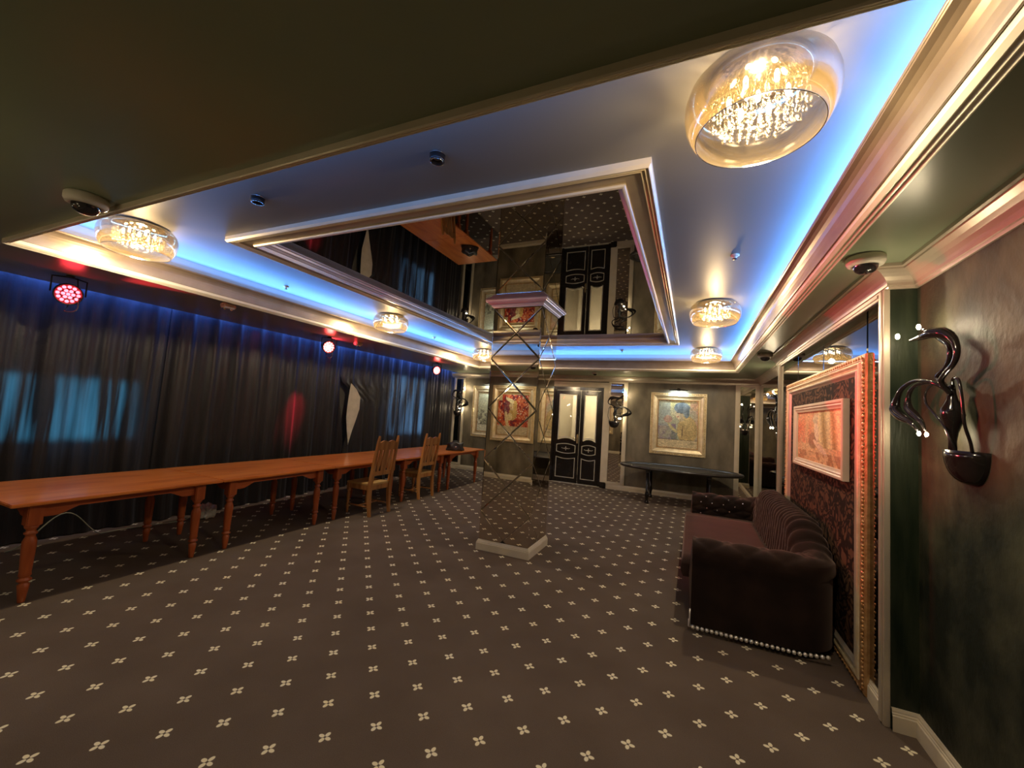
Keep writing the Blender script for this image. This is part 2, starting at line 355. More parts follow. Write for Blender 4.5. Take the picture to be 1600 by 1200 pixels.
def molding(mb, path, prof, closed=False, mi=0):
    """path: 2D points; room lies to the LEFT of the travel direction; prof: (distance from wall, z)."""
    n = len(path); P = [Vector(p) for p in path]; loops = []
    for d, z in prof:
        lp = []
        for i in range(n):
            a = P[i-1] if (i > 0 or closed) else None; b = P[(i+1) % n] if (i < n-1 or closed) else None
            d1 = (P[i]-a).normalized() if a is not None else (b-P[i]).normalized()
            d2 = (b-P[i]).normalized() if b is not None else d1
            n1 = Vector((-d1.y, d1.x)); n2 = Vector((-d2.y, d2.x)); k = (n1+n2); k = k/max(.2, k.dot(n1))
            lp.append((P[i].x+k.x*d, P[i].y+k.y*d, z))
        loops.append(lp)
    mb.rings(loops, closed=closed, mi=mi)
    return mb

# ------------------------------------------------------------------ room shell
mb = MB(); mb.box(-6.6, 1.9, YB-.1, YW+.02, -.1, 0); floor = struct('floor', mb, m_carpet)
# far wall with the door opening
mb = MB()
DX0, DX1, DZ = -3.20, -1.94, 2.36
mb.box(-6.6, DX0, YW, YW+.14, 0, 2.95); mb.box(DX1, 1.9, YW, YW+.14, 0, 2.95); mb.box(DX0, DX1, YW, YW+.14, DZ, 2.95)
wall_far = struct('wall_far', mb, m_plaster)
mb = MB(); mb.box(-6.6, 1.9, YB-.14, YB, 0, 2.95); struct('wall_back', mb, m_plaster)
XA, XB_, XC_ = 1.066, 1.19, 1.27
P0, P1 = 3.097, 6.60
mb = MB(); mb.box(XB_, 1.9, YB, P0+.05, 0, 2.95); wall_right = struct('wall_right', mb, m_plaster_dark)
mb = MB(); mb.box(XA, 1.9, P0, P1, 0, 2.95); mb.box(XC_, 1.9, P1-.05, YW, 0, 2.95); wall_right_panel = struct('wall_right_panel', mb, m_green)
# left wall, behind the curtains, with two windows
XLW = -6.32
win = [(1.48, 2.66, .98, 1.74), (7.05, 8.42, .93, 2.34)]
mb = MB(); ys = [YB, 1.48, 2.66, 7.05, 8.42, YW]
for a, b in ((0, 1), (2, 3), (4, 5)): mb.box(XLW-.14, XLW, ys[a], ys[b], 0, 2.95)
for y0, y1, z0, z1 in win: mb.box(XLW-.14, XLW, y0, y1, 0, z0); mb.box(XLW-.14, XLW, y0, y1, z1, 2.95)
wall_left = struct('wall_left', mb, m_dust)
m_frame_w = noise_col(M('window_frame_paint', rough=.5), (.6, .6, .58), (.7, .7, .68), 5)
m_daypane = clearish('window_glass', (.9, .95, 1), (.04, .4), .02)
for i, (y0, y1, z0, z1) in enumerate(win):
    mb = MB(); x = XLW-.05
    mb.box(x-.03, x+.03, y0, y0+.05, z0, z1); mb.box(x-.03, x+.03, y1-.05, y1, z0, z1); mb.box(x-.03, x+.03, y0+.05, y1-.05, z0, z0+.05); mb.box(x-.03, x+.03, y0+.05, y1-.05, z1-.05, z1)
    mb.box(x-.02, x+.02, (y0+y1)/2-.025, (y0+y1)/2+.025, z0+.05, z1-.05)
    w = struct('window_%d' % (i+1), mb, m_frame_w)
    pn = MB().box(x-.003, x+.003, y0+.05, y1-.05, z0+.05, z1-.05).build('pane', m_daypane, w)
    light('daylight', 'AREA', (XLW-.16, (y0+y1)/2, (z0+z1)/2), DAY_W*(1, 2.2)[i], ((.16, .62, .85), (.5, .68, 1))[i], (0, (y0+y1)/2, (z0+z1)/2), shape='RECTANGLE', size=(y1-y0)*.92, size_y=(z1-z0)*.92, spread=math.radians(35))
# lower ceiling (ring around the tray, ends at the curtain slot)
CX = -5.96
mb = MB()
mb.box(CX, XL, YB, YW, ZC, ZC+.02); mb.box(XR, 1.9, YB, YW, ZC, ZC+.02); mb.box(XL, XR, YB, YN, ZC, ZC+.02); mb.box(XL, XR, YF, YW, ZC, ZC+.02)
mb.box(CX, CX+.02, YB, YW, ZC+.02, 2.95)
struct('ceiling', mb, m_ceil_low)
mb = MB(); mb.box(-6.5, CX+.02, YB, YW, 2.92, 2.95); struct('ceiling_slot', mb, m_dust)
# tray walls and upper ceiling
mb = MB(); mb.rings([rect(WL, WR, WN, WF, 2.78), rect(WL, WR, WN, WF, 2.94)]); struct('wall_tray', mb, m_tray)
mb = MB(); mb.rings([rect(WL-.05, WR+.05, WN-.05, WF+.05, ZU), rect(IL+.1, IR-.1, INN+.1, IF-.1, ZU)]); struct('ceiling_upper', mb, m_ceil_up)
mb = MB(); a = rect(IL+.1, IR-.1, INN+.1, IF-.1, ZM); mb.add(a, [(0, 3, 2, 1)]); struct('ceiling_mirror', mb, m_mirror_ceil)
mb = MB(); mb.box(-6.6, 1.9, YB-.14, YW+.14, 3.02, 3.06); struct('ceiling_slab', mb, m_dust)
# cove moulding of the tray
def trect(t, z):
    LXL, LXR, LYN, LYF = -4.505, .588, 1.215, 8.165
    return rect(lerp(XL, LXL, t), lerp(XR, LXR, t), lerp(YN, LYN, t), lerp(YF, LYF, t), z)
prof = [(-.02, 2.64), (-.02, 2.606), (0, 2.600), (.03, 2.600), (.125, 2.613), (.13, 2.606), (.155, 2.606), (.25, 2.619), (.255, 2.612), (.28, 2.612), (.375, 2.625), (.38, 2.655), (.40, 2.657), (.40, 2.648), (.44, 2.650), (.455, 2.66),
        (.47, 2.68), (.50, 2.705), (.55, 2.730), (.62, 2.750), (.71, 2.766), (.82, 2.776), (.95, 2.781), (.97, 2.785), (.985, 2.785), (1, 2.789), (1, 2.797), (.96, 2.799), (.93, 2.79), (.9, 2.783)]
mb = MB(); loops = [trect(t, z) for t, z in prof]; loops.append(rect(WL-.03, WR+.03, WN-.03, WF+.03, 2.783))
mb.rings(loops[:13], mi=1); mb.rings(loops[12:]); struct('trim_1', mb, [m_cove, m_bright])
# inner ceiling frame
def irect(w, z): return rect(IL+w, IR-w, INN+w, IF-w, z)
prof = [(0, ZU+.01), (0, 2.897), (.011, 2.881), (.015, 2.880), (.016, 2.898), (.018, 2.899), (.031, 2.884), (.035, 2.883), (.036, 2.902), (.038, 2.903), (.051, 2.888), (.056, 2.887), (.058, 2.900),
        (.143, 2.902), (.144, 2.894), (.150, 2.883), (.158, 2.880), (.166, 2.880), (.168, 2.886)]
prof2 = [(.168, 2.886), (.172, 2.91), (.180, 2.912), (.186, 2.930), (.196, 2.934), (.200, 2.952), (.212, 2.955), (.214, ZM+.005)]
mb = MB(); mb.rings([irect(w, z) for w, z in prof[:13]], mi=1); mb.rings([irect(w, z) for w, z in prof[12:15]]); mb.rings([irect(w, z) for w, z in prof[14:]], mi=1); mb.rings([irect(w, z) for w, z in prof2]); struct('trim_2', mb, [m_trim, m_bright])
# wall cornice and baseboard
path = [(CX, YW), (CX, YB+.0)]
room = [(XB_, YB), (XB_, P0), (XA, P0), (XA, P1), (XC_, P1), (XC_, YW), (-6.2, YW)]
cprof = [(0, 2.505), (.012, 2.505), (.014, 2.520), (.022, 2.523), (.024, 2.540), (.030, 2.552), (.044, 2.572), (.064, 2.588), (.086, 2.600), (.092, 2.603), (.094, 2.612), (.108, 2.616), (.110, 2.632), (.110, 2.634)]
mb = MB(); molding(mb, room, cprof); struct('trim_3', mb, m_trim)
mb = MB(); molding(mb, [(-6.2, YB), (XB_, YB)], cprof); struct('trim_4', mb, m_trim)
bprof = [(0, .118), (.010, .118), (.014, .108), (.014, .098), (.018, .094), (.018, .086), (.024, .082), (.024, 0)]
bprof = bprof[::-1]
mb = MB(); molding(mb, [(XB_, YB), (XB_, P0), (XA, P0)], [(0, 0)]+bprof); struct('baseboard_right', mb, m_trim_light)
mb = MB(); molding(mb, [(XA, P0+.07), (XA, P1), (XC_, P1), (XC_, YW), (-1.80, YW)], [(0, 0)]+bprof); molding(mb, [(DX0-.10, YW), (XLW, YW), (XLW, YB)], [(0, 0)]+bprof); struct('baseboard_far', mb, m_trim_light)
mb = MB(); molding(mb, [(XLW, YB), (XB_, YB)], [(0, 0)]+bprof); struct('baseboard_back', mb, m_trim_light)
# mirrored panel between posts on the right wall
def strip(x0, x1, y0, y1, z0, z1, t=.012):  # moulded upright bar with a centre ridge
    mb = MB(); mb.box(x0, x1, y0, y1, z0, z1, .004); return mb
for ya, yb in ((3.097, 3.172), (6.265, 6.345)):
    mb = MB(); mb.box(XA-.030, XA, ya, yb, 0, 2.51, .004); mb.box(XA-.038, XA-.028, ya+.02, yb-.02, 0.01, 2.505, .003); mb.build('post', m_trim, wall_right_panel)
mb = MB(); mb.box(XA-.030, XA, 3.172, 6.265, 2.46, 2.508, .003); mb.box(XA-.038, XA-.028, 3.172, 6.265, 2.475, 2.495, .003); mb.build('top_rail', m_trim, wall_right_panel)
ysn = [3.172, 3.405, 4.4, 5.35, 6.265]
for i in range(4):
    a, b = ysn[i]+.0015, ysn[i+1]-.0015; mb = MB(); x = XA-.012
    mb.rings([[(XA, a, .12), (XA, b, .12), (XA, b, 2.46), (XA, a, 2.46)], [(x+.004, a, .12), (x+.004, b, .12), (x+.004, b, 2.46), (x+.004, a, 2.46)],
              [(x, a+.012, .132), (x, b-.012, .132), (x, b-.012, 2.448), (x, a+.012, 2.448)]])
    mb.add([(x, a+.012, .132), (x, b-.012, .132), (x, b-.012, 2.448), (x, a+.012, 2.448)], [(0, 3, 2, 1)]); mb.build('mirror_panel', m_mirror_dark, wall_right_panel)
# mirror on the recessed part of the right wall, towards the far corner
mb = MB(); mb.box(XC_-.012, XC_, 6.70, YW-.03, .12, 2.50); mb.build('mirror_panel', m_mirror_dark, wall_right_panel)
# mirror strips with trim on the far wall
def wall_strip(x0, x1, tl=.07, tr=.07):
    z0, z1 = .12, 2.50
    MB().box(x0+tl, x1-tr, YW-.012, YW, z0+.05, z1-.03).build('mirror_panel', m_mirror_col, wall_far)
    for a, b in ((x0, x0+tl), (x1-tr, x1)):
        mb = MB(); mb.box(a, b, YW-.028, YW, z0, z1+.005, .004); mb.box(a+.02, b-.02, YW-.036, YW-.026, z0+.005, z1, .003); mb.build('trim_strip', m_trim_light, wall_far)
    mb = MB(); mb.box(x0+tl, x1-tr, YW-.028, YW, z1-.03, z1+.005, .003); mb.build('trim_strip', m_trim_light, wall_far)
    mb = MB(); mb.box(x0+tl, x1-tr, YW-.028, YW, z0, z0+.05, .003); mb.build('trim_strip', m_trim_light, wall_far)
wall_strip(-1.80, -1.385, .0005, .09); wall_strip(.826, 1.265, .09, .075); wall_strip(-6.12, -5.76, .07, .07)
# door: cream casing, black frame, two leaves
mb = MB(); mb.box(DX1, DX1+.13, YW-.03, YW+.005, 0, 2.44, .004); mb.box(DX0-.13, DX0, YW-.03, YW+.005, 0, 2.44, .004); mb.box(DX0, DX1, YW-.03, YW+.005, 2.355, 2.44, .004)
mb.box(DX0-.16, DX1+.16, YW-.045, YW+.005, 2.44, 2.475, .004); door = struct('door_1', mb, m_trim_light)
fr = MB(); fr.box(DX0, DX0+.065, YW-.01, YW+.12, 0, 2.355, .004); fr.box(DX1-.065, DX1, YW-.01, YW+.12, 0, 2.355, .004); fr.box(DX0+.065, DX1-.065, YW-.01, YW+.12, 2.27, 2.355, .004); fr.build('door_frame', m_black_gloss, door)
MB().box(DX1+.0, DX1+.135, YW-.05, YW+.0, 0, .14, .004).build('corner_block', m_black_gloss, door)
MB().box(DX0, DX1, YW-.02, YW+.12, 0, .018, .003).build('threshold', m_silver, door)
def arc_frame(mb, x0, x1, z0, z1, bot, top, y, w=.018, t=.014, mi=0, n=10):
    """rounded-top/bottom moulding: closed tube with rectangular feel; bot/top = bulge of lower/upper edge."""
    pts = []
    for i in range(n+1): u = i/n; pts.append((x0+(x1-x0)*u, z0-bot*math.sin(PI*u)))
    for i in range(n+1): u = i/n; pts.append((x1+(x0-x1)*u, z1+top*math.sin(PI*u)))
    k = len(pts); cx, cz = (x0+x1)/2, (z0+z1)/2; loops = []
    for dd, yy in ((0, y), (0, y-t), (w, y-t), (w, y)):
        lp = []
        for x, z in pts:
            lp.append((x-math.copysign(dd, x-cx) if abs(x-cx) > abs(x1-x0)/2-.001 else x, yy, z-math.copysign(dd, z-cz)))
        loops.append(lp)
    mb.rings(loops, mi=mi)
for side, (lx0, lx1) in enumerate(((DX0+.07, -2.505), (-2.495, DX1-.07))):
    yf = YW+.02
    leaf = MB()
    gx0, gx1 = lx0+.085, lx1-.085
    leaf.box(lx0, gx0, yf, yf+.05, .02, 2.265, .004); leaf.box(gx1, lx1, yf, yf+.05, .02, 2.265, .004)
    leaf.box(gx0, gx1, yf, yf+.05, 2.175, 2.265); leaf.box(gx0, gx1, yf+.008, yf+.045, .02, 1.03)
    # arched top edge of the lower panel
    vs_ = [(gx0, yf, 1.03), (gx1, yf, 1.03)]; fs = []
    N = 12
    for i in range(N):
        u0_, u1_ = i/N, (i+1)/N; xa, xb = lerp(gx0, gx1, u0_), lerp(gx0, gx1, u1_); za, zb = 1.03+.055*math.sin(PI*u0_), 1.03+.055*math.sin(PI*u1_)
        leaf.add([(xa, yf+.008, 1.03), (xb, yf+.008, 1.03), (xb, yf+.008, zb), (xa, yf+.008, za), (xa, yf+.045, 1.03), (xb, yf+.045, 1.03), (xb, yf+.045, zb), (xa, yf+.045, za)],
                 [(0, 1, 2, 3), (7, 6, 5, 4), (3, 2, 6, 7)])
    lf = leaf.build('door_leaf', m_black_gloss, door)
    MB().box(gx0, gx1, yf+.02, yf+.026, 1.03, 2.18).build('glass_pane', m_pane, lf)
    sm = MB()   # bevelled inner border of the glass
    arc_frame(sm, gx0, gx1, 1.05, 2.175, -.05, .0, yf+.02, .022, .012); sm.build('glass_bead', m_silver, lf)
    pm = MB(); arc_frame(pm, gx0-.015, gx1+.015, .745, .925, .035, .035, yf+.01, .016, .016); pm.build('panel_molding', m_silver, lf)
    pm = MB(); arc_frame(pm, gx0-.015, gx1+.015, .13, .63, 0, -.035, yf+.01, .016, .016); pm.build('panel_molding', m_silver, lf)
    rs = MB(); cx = (gx0+gx1)/2
    for k in range(-3, 4): rs.ball((cx+k*.032, yf+.002, .835+.006*math.cos(k*2)), .018-.0025*abs(k), 6, 4, (1, .4, .9))
    for k in (-1, 1): rs.ball((cx, yf+.0, .835+k*.034), .013, 6, 4, (.8, .4, 1.3))
    rs.ball((cx, yf-.004, .835), .016, 8, 4, (1, .5, 1)); rs.build('carved_ornament', m_silver, lf)
    hx = (lx1-.035, lx0+.035)[side]
    if side == 0:
        h = MB(); h.box(hx-.02, hx+.02, yf-.008, yf+.002, .98, 1.20, .003); h.tube([(hx, yf-.004, 1.10), (hx, yf-.05, 1.10), (hx-.10, yf-.05, 1.10)], .009, 8); h.build('door_handle', m_handle, lf)
# corridor beyond the door
mb = MB(); mb.box(-4.6, -.9, YW+1.6, YW+1.7, 0, 2.9); mb.box(-4.6, -4.5, YW+.14, YW+1.6, 0, 2.9); mb.box(-1.0, -.9, YW+.14, YW+1.6, 0, 2.9); mb.box(-4.6, -.9, YW+.14, YW+1.7, 2.8, 2.9); mb.box(-3.05, -2.85, YW+1.3, YW+1.6, 0, 2.8)
struct('wall_corridor', mb, m_beige)
mb = MB(); mb.box(-4.6, -.9, YW+.02, YW+1.7, -.1, -.001); struct('floor_corridor', mb, m_carpet)
light('corridor_lamp', 'AREA', (-2.5, YW+.75, 2.78), 42, (1, .88, .68), (-2.5, YW+.75, 0), shape='RECTANGLE', size=1.6, size_y=.5)

# ------------------------------------------------------------------ mirrored column
CX0, CX1, CY0, CY1 = -2.259, -1.631, 4.376, 4.989
col = thing('column', 'square mirrored column with diamond bevelled tiles standing in the middle of the carpet', 'column', ((CX0+CX1)/2, (CY0+CY1)/2, 0))
def cpart(mb, name, mat, **k):
    o = mb.build(name, mat, col, **k); 
    for v in o.data.vertices: v.co -= col.location
    return o
mb = MB(); mb.box(CX0+.006, CX1-.006, CY0+.006, CY1-.006, 0, ZM); cpart(mb, 'core', m_black)
mb = MB()
pth = [(CX0, CY0), (CX0, CY1), (CX1, CY1), (CX1, CY0)]
molding(mb, pth, [(0, 0), (.02, 0), (.02, .078), (.016, .084), (.016, .092), (.010, .10), (.006, .112), (0, .117), (-.01, .117)], closed=True); cpart(mb, 'plinth', m_trim_light)
mb = MB(); molding(mb, pth, [(-.006, 2.886), (.010, 2.884), (.012, 2.896), (.022, 2.898), (.026, 2.912), (.040, 2.924), (.060, 2.934), (.064, 2.944), (.078, 2.946), (.082, 2.960), (.082, ZM)], closed=True); cpart(mb, 'capital', m_trim)
def clip_poly(poly, a, b, c):   # keep a*x+b*y<=c
    out = []
    for i in range(len(poly)):
        p, q = poly[i], poly[(i+1) % len(poly)]; dp = a*p[0]+b*p[1]-c; dq = a*q[0]+b*q[1]-c
        if dp <= 1e-9: out.append(p)
        if (dp < -1e-9 and dq > 1e-9) or (dp > 1e-9 and dq < -1e-9):
            t = dp/(dp-dq); out.append((p[0]+(q[0]-p[0])*t, p[1]+(q[1]-p[1])*t))
    return out
def inset(poly, w):
    res = poly[:]
    A = sum(poly[i][0]*poly[(i+1) % len(poly)][1]-poly[(i+1) % len(poly)][0]*poly[i][1] for i in range(len(poly)))/2
    if A < 0: poly = poly[::-1]; res = poly[:]
    P = poly; out = []; n = len(P)
    for i in range(n):
        a, b, c = Vector(P[i-1]), Vector(P[i]), Vector(P[(i+1) % n]); d1 = (b-a).normalized(); d2 = (c-b).normalized()
        n1 = Vector((-d1.y, d1.x)); n2 = Vector((-d2.y, d2.x)); k = n1+n2; k = k/max(.15, k.dot(n1)); out.append((b.x+k.x*w, b.y+k.y*w))
    return P, out
W_ = CX1-CX0; H0, H1 = .117, 2.886
for face in range(4):
    hw = W_/2 if face % 2 == 0 else (CY1-CY0)/2
    for j in range(-1, 6):
        for half in (0, 1, 2):
            zc = .452+j*.6045 if half == 0 else .7545+j*.6045
            cxx = 0 if half == 0 else (-hw if half == 1 else hw)
            poly = [(cxx-hw, zc), (cxx, zc-.3022), (cxx+hw, zc), (cxx, zc+.3022)]
            for a, b, c in ((1, 0, hw), (-1, 0, hw), (0, 1, H1), (0, -1, -H0)):
                poly = clip_poly(poly, a, b, c) if poly else poly
            if len(poly) < 3: continue
            ar = abs(sum(poly[i][0]*poly[(i+1) % len(poly)][1]-poly[(i+1) % len(poly)][0]*poly[i][1] for i in range(len(poly))))/2
            if ar < .004: continue
            g, inn = inset(poly, .0015); _, i2 = inset(poly, .0115)
            def to3(p, d):
                if face == 0: return (p[0], -(CY1-CY0)/2-d+.006, p[1])
                if face == 1: return ((CX1-CX0)/2+d-.006, p[0], p[1])
                if face == 2: return (-p[0], (CY1-CY0)/2+d-.006, p[1])
                return (-(CX1-CX0)/2-d+.006, -p[0], p[1])
            k = len(inn); vs_ = [to3(p, 0) for p in inn]+[to3(p, .0045) for p in inn]+[to3(p, .0060) for p in i2]
            fs = [(i, (i+1) % k, k+(i+1) % k, k+i) for i in range(k)]+[(k+i, k+(i+1) % k, 2*k+(i+1) % k, 2*k+i) for i in range(k)]
            mb = MB(); mb.add(vs_, fs, mi=1); mb.add(vs_[2*k:], [tuple(range(k))], mi=0); mb.build('mirror_tile', [m_mirror_col, m_bevel], col)

# ------------------------------------------------------------------ curtains
def fold(y, z):
    k = (z-.0)/2.85
    a = (.022+.030*math.sin(y*1.31+.7)**2)*math.sin(2*PI*(y/.36+.30*math.sin(y*1.7))+.5*math.sin(y*3.1))+.014*math.sin(2*PI*y/.15+2.2*math.sin(y*2.3)+.9*k)+.028*math.sin(y*2.15+1.2*math.sin(y*.9))
    a += .012*math.sin(2*PI*y/.41+3*k)*(1-k)
    return a*(.55+.5*(1-k))
def curtain(name_label, y0f, y1f, ny, xoff):
    mb = MB(); vs_ = []; fs = []; nz = 26
    for j in range(nz+1):
        z = .012+(2.89-.012)*j/nz; ya, yb = y0f(z), y1f(z)
        for i in range(ny+1):
            y = lerp(ya, yb, i/ny); q = max(0, .35-z)/.35
            vs_.append((-6.10+xoff+fold(y, z)+q*q*.02, y+.035*math.sin(z*1.1+y*1.3)*(1-z/2.9), z))
    for j in range(nz):
        for i in range(ny): a = j*(ny+1)+i; fs.append((a, a+1, a+ny+2, a+ny+1))
    mb.add(vs_, fs, True)
    o = mb.build('curtain', m_curtain); return tag(o, name_label, 'curtain', 'dark velvet curtains on the left')
def gl(z):
    if z > 2.0: return 5.74
    return 5.74+.12*(2.0-z)/1.2 if z > .8 else 5.86
def gr(z):
    if z > 2.05: return 5.73
    if z > 1.68: return lerp(6.14, 5.73, (z-1.68)/.37)
    if z > .78: return lerp(5.87, 6.14, (z-.78)/.90)
    return 5.85
curtain('dark curtain at the left image edge glowing teal from a window behind', lambda z: YB, lambda z: 2.92, 230, 0)
curtain('dark curtain behind the second table from the left, no glow behind it', lambda z: 2.90, lambda z: 4.42, 110, .012)
curtain('dark curtain hung between the middle red spotlight and the pale gap', lambda z: 4.40, gl, 100, 0)
curtain('dark curtain beyond the pale gap, glowing blue-white behind the chairs', gr, lambda z: 9.50, 262, .01)

fl = MB(); FP = [(5.856, 1.995), (5.838, 1.88), (5.826, 1.74), (5.812, 1.55), (5.812, 1.32), (5.85, 1.1), (5.915, .81)]
FQ = [(5.862, 1.997), (6.02, 1.875), (6.135, 1.73), (6.135, 1.50), (6.075, 1.30), (6.0, 1.09), (5.922, .808)]
vs_ = []
for (ya, za), (yb, zb) in zip(FP, FQ):
    for k in range(5): u = k/4; vs_.append((-5.985-.02*math.sin(PI*u)-.012*u, lerp(ya, yb, u), lerp(za, zb, u)))
fl.add(vs_, [(j*5+k, j*5+k+1, j*5+k+6, j*5+k+5) for j in range(6) for k in range(4)], True)
m_lining = noise_col(M('curtain_lining', rough=.8), (.42, .38, .33), (.50, .46, .40), 7, 4)
lo_ = fl.build('lining_flap', m_lining, [o for o in COL.objects if o.name.startswith('curtain') and o.get('label', '').startswith('dark curtain hung')][0]); lo_['label'] = 'pale lining of the curtain edge folded forward'
# ------------------------------------------------------------------ ceiling lamps
def make_lamp(label):
    t = thing('ceiling_lamp', label, 'lamp', (0, 0, ZU), 0, 'smoky glass drum lamps with crystal drops')
    MB().lathe([(.0, 0), (.17, 0), (.17, -.028), (.165, -.032), (0, -.032)], 32, cap=False).build('canopy', m_chrome, t)
    prof = [(.185, -.012), (.215, -.022), (.238, -.048), (.249, -.085), (.250, -.12), (.243, -.16), (.226, -.2), (.210, -.222)]
    inn = [(r-.004, z) for r, z in prof[::-1]]
    MB().lathe(prof+inn, 48, cap=False).build('glass_shade', m_shade, t)
    rimp = [(math.cos(a), math.sin(a)) for a in [2*PI*i/48 for i in range(49)]]
    MB().tube([(.208*c, .208*s_, -.2225) for c, s_ in rimp], .0022, 6, cap=False).build('shade_rim', m_chrome, t)
    # bulbs
    bm_ = MB().lathe([(0, -.02), (.008, -.018), (.009, .01), (.005, .022), (0, .024)], 8); first = None
    for i in range(7):
        a = 2*PI*i/6; r = 0 if i == 6 else .095
        if first is None: first = bm_.build('bulb', m_bulb, t, loc=(r*math.cos(a), r*math.sin(a), -.075))
        else:
            c = first.copy(); COL.objects.link(c); c.location = (r*math.cos(a), r*math.sin(a), -.075)
    # crystal strands
    st = MB(); st.tube([(0, 0, 0), (0, 0, -.075)], .0012, 4); st.ball((0, 0, -.055), .006, 6, 3)
    st.lathe([(.0, -.078), (.0035, -.082), (.008, -.094), (.011, -.104), (.0105, -.112), (.006, -.118), (0, -.12)], 7, cap=False)
    sd = None; rnd = random.Random(3)
    for ring, (rr, nn_) in enumerate(((.155, 30), (.128, 24), (.10, 18), (.068, 12), (.035, 6))):
        for i in range(nn_):
            a = 2*PI*(i+.5*(ring % 2))/nn_; dz = -.022-.012*((i+ring) % 3)-.004*ring
            loc = (rr*math.cos(a), rr*math.sin(a), dz)
            if sd is None: sd = st.build('crystal_drop', m_crystal, t, loc=loc)
            else: c = sd.copy(); COL.objects.link(c); c.location = loc
    li = light('lamp_light', 'POINT', (0, 0, -.206), LAMP_W, WARM, shadow_soft_size=.035); li.parent = t
    return t
lampA = make_lamp('largest smoky glass crystal ceiling lamp, nearest the camera at top right')
lampA.location = (.187, 1.65, ZU)
for x, y, lb in ((.187, 4.74, 'crystal ceiling lamp in the right row, second from the camera'), (.187, 7.60, 'crystal ceiling lamp in the right row, farthest, near the far cornice'),
                 (-4.10, 1.66, 'crystal ceiling lamp at upper left beside the nearest dome camera'), (-4.06, 4.62, 'crystal ceiling lamp in the left row, above the two chairs'),
                 (-4.10, 7.62, 'crystal ceiling lamp in the far left corner, half hidden behind the column')):
    dup(lampA, (x, y, ZU), 0, lb)

# ------------------------------------------------------------------ banquet tables
TL = 1.4278
def make_table():
    t = thing('banquet_table', '', 'table', (0, 0, 0), 0, 'orange wooden banquet tables set end to end')
    L = TL-.004; X0, X1 = -1.075, 0.0
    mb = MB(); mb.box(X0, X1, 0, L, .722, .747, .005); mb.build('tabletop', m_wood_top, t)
    def apron(axis):
        mb = MB(); N = 40; pts = []
        if axis == 'y': a0, a1 = .19, L-.19
        else: a0, a1 = X0+.17, X1-.17
        zt = .722; vs_ = []
        for i in range(N+1):
            u = i/N; s_ = lerp(a0, a1, u); e = min(s_-a0, a1-s_)
            if e < .115: zb = .613-.004*math.sin(e/.115*PI)
            elif e < .20: k = (e-.115)/.085; zb = .613+.048*(k*k*(3-2*k))+.007*math.sin(k*2*PI)
            else: zb = .661
            pts.append((s_, zb))
        for s_, zb in pts:
            for dd in (0, .022):
                if axis == 'y': vs_ += [(dd, s_, zb), (dd, s_, zt)]
                else: vs_ += [(s_, dd, zb), (s_, dd, zt)]
        fs = []
        for i in range(N):
            a = i*4; b = a+4
            fs += [(a, b, b+1, a+1), (a+2, a+3, b+3, b+2), (a, a+2, b+2, b)]
        return mb.add(vs_, fs)
    for xx in (X1-.140, X1-1.075+.122):
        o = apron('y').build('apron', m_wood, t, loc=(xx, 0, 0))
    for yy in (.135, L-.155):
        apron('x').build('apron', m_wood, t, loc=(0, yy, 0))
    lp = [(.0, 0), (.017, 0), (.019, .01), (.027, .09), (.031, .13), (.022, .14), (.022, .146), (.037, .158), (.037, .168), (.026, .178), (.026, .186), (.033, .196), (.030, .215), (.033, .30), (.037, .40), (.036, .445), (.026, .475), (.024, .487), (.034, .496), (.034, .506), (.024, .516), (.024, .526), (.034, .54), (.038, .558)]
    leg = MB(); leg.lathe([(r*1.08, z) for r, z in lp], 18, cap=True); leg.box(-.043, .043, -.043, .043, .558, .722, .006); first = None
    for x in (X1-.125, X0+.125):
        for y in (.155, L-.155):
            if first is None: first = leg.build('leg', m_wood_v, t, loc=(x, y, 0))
            else: c = first.copy(); COL.objects.link(c); c.location = (x, y, 0)
    return t
tb = make_table()
tlabels = ['orange wooden banquet table nearest the camera, cut by the left image edge', 'orange wooden banquet table second from the left, with no chair at it',
           'orange wooden banquet table, middle of five, with the nearer high-back chair', 'orange wooden banquet table with the farther high-back chair pushed up',
           'orange wooden banquet table at the far end, black bag on top']
tb.location = (-4.337, 1.257, 0); tb['label'] = tlabels[0]
for i in range(1, 5): dup(tb, (-4.337, 1.257+i*TL, 0), 0, tlabels[i])

